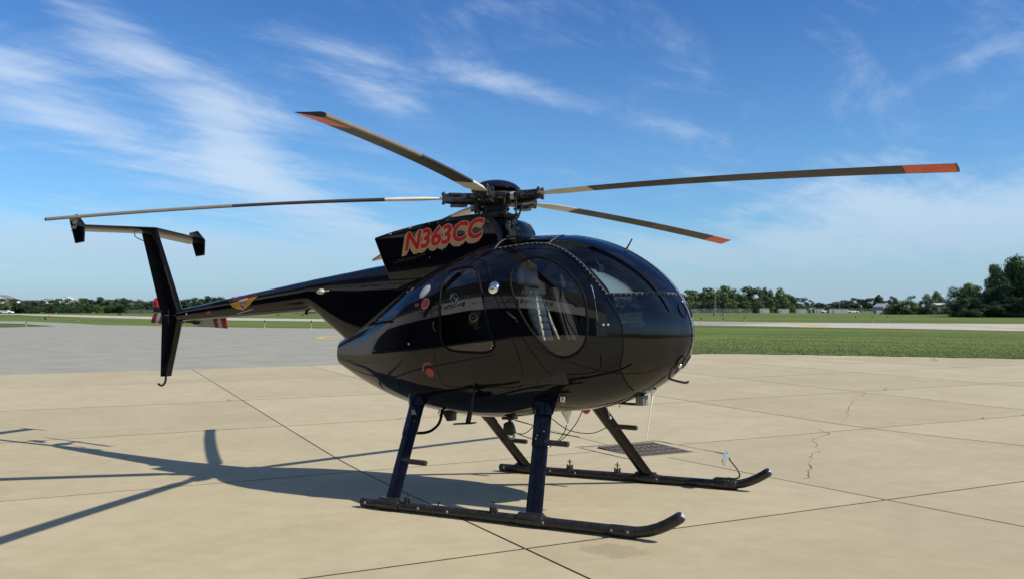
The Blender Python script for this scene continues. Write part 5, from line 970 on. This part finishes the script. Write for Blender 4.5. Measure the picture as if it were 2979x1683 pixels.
gable('house', 10, 420, 13, 8, 5.2, 2.6, 'siding', 'roofgrey', fz + .1, 'large white house at the left edge above the trees', 'house', win=3)
gable('house', 197, 400, 6.0, 7, 5.1, 1.5, 'siding', 'rooflight', fz + .2, 'white gabled house front rising from the left tree line', 'house', win=2, z_=.2)
gable('house', 141, 410, 5.0, 7, 4.6, 1.2, 'siding', 'roofgrey', fz + .1, 'house with only its white gable showing above the left trees', 'house', win=1, z_=.2)
def car(u, d_, label, L=4.0, m='siding', h=1.1):
    x, y, z = spot(u, d_); o = empty('parked_car', (x, y, z), fz + .1); tag(o, label, 'car'); k = L / 4.0
    mb = MB(); mb.prism([(-2 * k, .25), (-2 * k, .62), (-1.5 * k, .70), (-1.0 * k, h), (.45 * k, h), (1.0 * k, .72), (1.9 * k, .60), (2.0 * k, .25)], lambda a, b_, d2: (a, d2, b_), -.75, .75); build('body', mb, m, o, bevel=.05)
    mb = MB(); mb.prism([(-1.25 * k, .73), (-.93 * k, h - .06), (.40 * k, h - .06), (.82 * k, .73)], lambda a, b_, d2: (a, d2, b_), -.76, .76); build('side_window', mb, 'darkglass', o, smooth=False)
    for a in (-1.25 * k, 1.25 * k):
        for s in (-1, 1): mb = MB(); mb.lathe([(.28, -.09), (.30, -.07), (.30, .07), (.28, .09)], (a, s * .68, .30), (0, 1, 0), 14); build('wheel', mb, 'rubber', o)
car(2401, 292, 'small white car parked between the grey sheds', 3.2, h=.95); car(2479, 292, 'long white car parked right of the widest grey shed', 4.2, h=.85); car(19, 262, 'white car parked at the foot of the left trees', 4.0, h=1.0)
# --- chain-link fence: posts and rails
def fence(us, d_, h, label, step=9):
    o = empty('chain_link_fence', (0, 0, 0)); tag(o, label, 'fence'); P = [Vector(spot(u, d_)) for u in np.arange(us[0], us[1] + 1, step)]; pm = None
    for p in P:
        if pm is None: mb = MB(); mb.tube([(0, 0, 0), (0, 0, h)], .035, 6); pm = build('post', mb, 'galv', o); q = pm
        else: q = pm.copy(); COL.objects.link(q); q.parent = o
        q.location = p
    for zz in (h - .04, h * .5, .12):
        mb = MB(); mb.tube([p + Vector((0, 0, zz)) for p in P], .02, 5); build('rail', mb, 'galv', o)
    mb = MB(); a, b_ = P[0], P[-1]; n = int((b_ - a).length / .22)
    for i in range(n):
        q0 = a.lerp(b_, i / n); q1 = a.lerp(b_, min(1, (i + 4) / n)); mb.tube([q0 + Vector((0, 0, .05)), q1 + Vector((0, 0, h - .05))], .007, 3, cap=False); mb.tube([q1 + Vector((0, 0, .05)), q0 + Vector((0, 0, h - .05))], .007, 3, cap=False)
    w = build('wire_mesh', mb, 'galv', o); w['kind'] = 'stuff'
fence((1990, 2196), 280, 1.5, 'chain-link fence in front of the tall clump right of the nose'); fence((2466, 2552), 282, 1.5, 'chain-link fence right of the widest shed'); fence((365, 480), 276, 1.2, 'low fence at the foot of the left trees')
# --- mast, poles, field lights, signs
x, y, z = spot(2081, 186); o = empty('lattice_mast', (x, y, z)); tag(o, 'slim grey lattice mast standing in the field right of the nose', 'mast')
for k in range(3): t = k * 2.094; mb = MB(); mb.tube([(.16 * math.cos(t), .16 * math.sin(t), 0), (.11 * math.cos(t), .11 * math.sin(t), 4.4)], .025, 6); build('leg', mb, 'galv', o)
mb = MB()
for i in range(16):
    z0 = i * .27; t0, t1 = (i % 3) * 2.094, ((i + 1) % 3) * 2.094; r_ = .16 - .05 * z0 / 4.4; mb.tube([(r_ * math.cos(t0), r_ * math.sin(t0), z0), (r_ * math.cos(t1), r_ * math.sin(t1), z0 + .27)], .014, 5)
build('bracing', mb, 'galv', o); mb = MB(); mb.tube([(0, 0, 4.4), (0, 0, 5.2)], .018, 6); build('rod', mb, 'galv', o); mb = MB(); mb.box((-.25, 0, .35), (.5, .3, .6)); build('cabinet', mb, 'galv', o); mb = MB(); mb.box((1.7, 0, .28), (.5, .3, .5)); build('cabinet', mb, 'galv', o)
def pole(u, d_, vt, label):
    x, y, z = spot(u, d_); h = height(vt, d_); o = empty('utility_pole', (x, y, z)); tag(o, label, 'pole'); mb = MB(); mb.tube([(0, 0, 0), (0, 0, h)], [.06, .045], 7); build('shaft', mb, 'galv', o); mb = MB(); mb.box((0, 0, h - .1), (.7, .08, .08), Matrix.Rotation(fz, 3, 'Z')); build('crossarm', mb, 'galv', o)
pole(2441, 300, 877, 'thin pole rising behind the widest grey shed'); pole(2506, 272, 890, 'thin pole by the fence right of the sheds'); pole(29, 272, 887, 'thin pole against the far left trees')
lp = None
def light(u, d_, h, label, group):
    global lp
    x, y, z = spot(u, d_)
    if lp is None:
        lp = empty('taxiway_light'); mb = MB(); mb.tube([(0, 0, 0), (0, 0, .62)], .022, 7); build('stake', mb, 'yellowpost', lp); mb = MB(); mb.lathe([(.05, .60), (.07, .64), (.07, .74), (.05, .80), (.02, .84), (0, .845)], n=10); build('lamp_head', mb, 'signblack', lp); mb = MB(); mb.lathe([(.11, 0), (.10, .04), (.03, .06)], n=10); build('base', mb, 'galv', lp); o = lp
    else: o = copy_tree(lp)
    o.location = (x, y, z + .01); o.scale = (1, 1, h / .83); tag(o, label, 'light', group)
GTL = 'taxiway edge lights on yellow stakes'
for u, d_, h, lb in ((2039, 91.4, .8, 'yellow taxiway light stake nearest the helicopter nose'), (2104, 91.4, .8, 'second yellow taxiway light stake right of the nose'), (2165, 94, .9, 'third yellow taxiway light stake right of the nose'), (2489, 108, .8, 'yellow light stake across the taxiway, left of the far three'), (2537, 110, .8, 'yellow light stake across the taxiway, middle of the far three'), (2582, 110, .8, 'yellow light stake across the taxiway, right of the far three'), (2625, 150, .45, 'short dark light on the grass, rightmost of the row'),
                     (77, 83, .5, 'yellow light stake on the small grass wedge at far left'), (228, 115, .42, 'yellow light stake beside the lane left of the tail'), (770, 79.4, .7, 'yellow light stake seen under the tail boom, left one'), (906, 77.8, .7, 'yellow light stake seen under the tail boom, nearer the cabin'), (272, 136, .22, 'tiny light on the grass left of the tail fin'), (388, 145, .25, 'tiny runway light close to the tail fin')): light(u, d_, h, lb, GTL)
for i, u in enumerate((324, 331, 340, 236, 2051, 2093)): light(u, 170, .3, ['tiny runway edge light, left of a cluster of three', 'tiny runway edge light, middle of a cluster of three', 'tiny runway edge light, right of a cluster of three', 'tiny light just past the lane stake', 'tiny dark light in the field left of the mast', 'tiny dark light in the field right of the mast'][i], GTL)
def sign(u, d_, w_, h, m, label, txt=True):
    x, y, z = spot(u, d_); o = empty('runway_sign', (x, y, z), fz + .1); tag(o, label, 'sign'); mb = MB(); mb.box((0, 0, .10 + h / 2), (w_, .14, h)); build('panel', mb, m, o, bevel=.02)
    for s in (-1, 1): mb = MB(); mb.box((s * w_ * .35, 0, .06), (.05, .08, .14)); build('leg', mb, 'galv', o)
    if txt:
        for k in (-.22, .05, .25): mb = MB(); mb.box((k * w_, -.075, .10 + h * .5), (w_ * .13, .01, h * .4)); build('sign_mark', mb, 'white', o)
sign(149, 165, .95, .26, 'signred', 'red runway sign on the grass far left'); sign(348, 205, .85, .26, 'signblack', 'black-backed runway sign beyond the runway left of the fin', False); sign(809, 190, .55, .20, 'signblack', 'small black sign under the boom, left of two', False); sign(881, 190, .55, .20, 'signblack', 'small black sign under the boom, right of two', False)
x, y, z = spot(133, 128); o = empty('field_lamp', (x, y, z), fz); tag(o, 'round dark guard lamp on the grass in front of the red sign', 'lamp'); mb = MB(); mb.lathe([(.0, -.16), (.15, -.14), (.20, -.04), (.20, .06), (.12, .10), (0, .10)], (0, 0, .28), (.3, -1, .2), 14); build('lamp_housing', mb, 'signblack', o); mb = MB(); mb.tube([(0, .05, 0), (0, .05, .28)], .03, 6); build('stand', mb, 'galv', o)
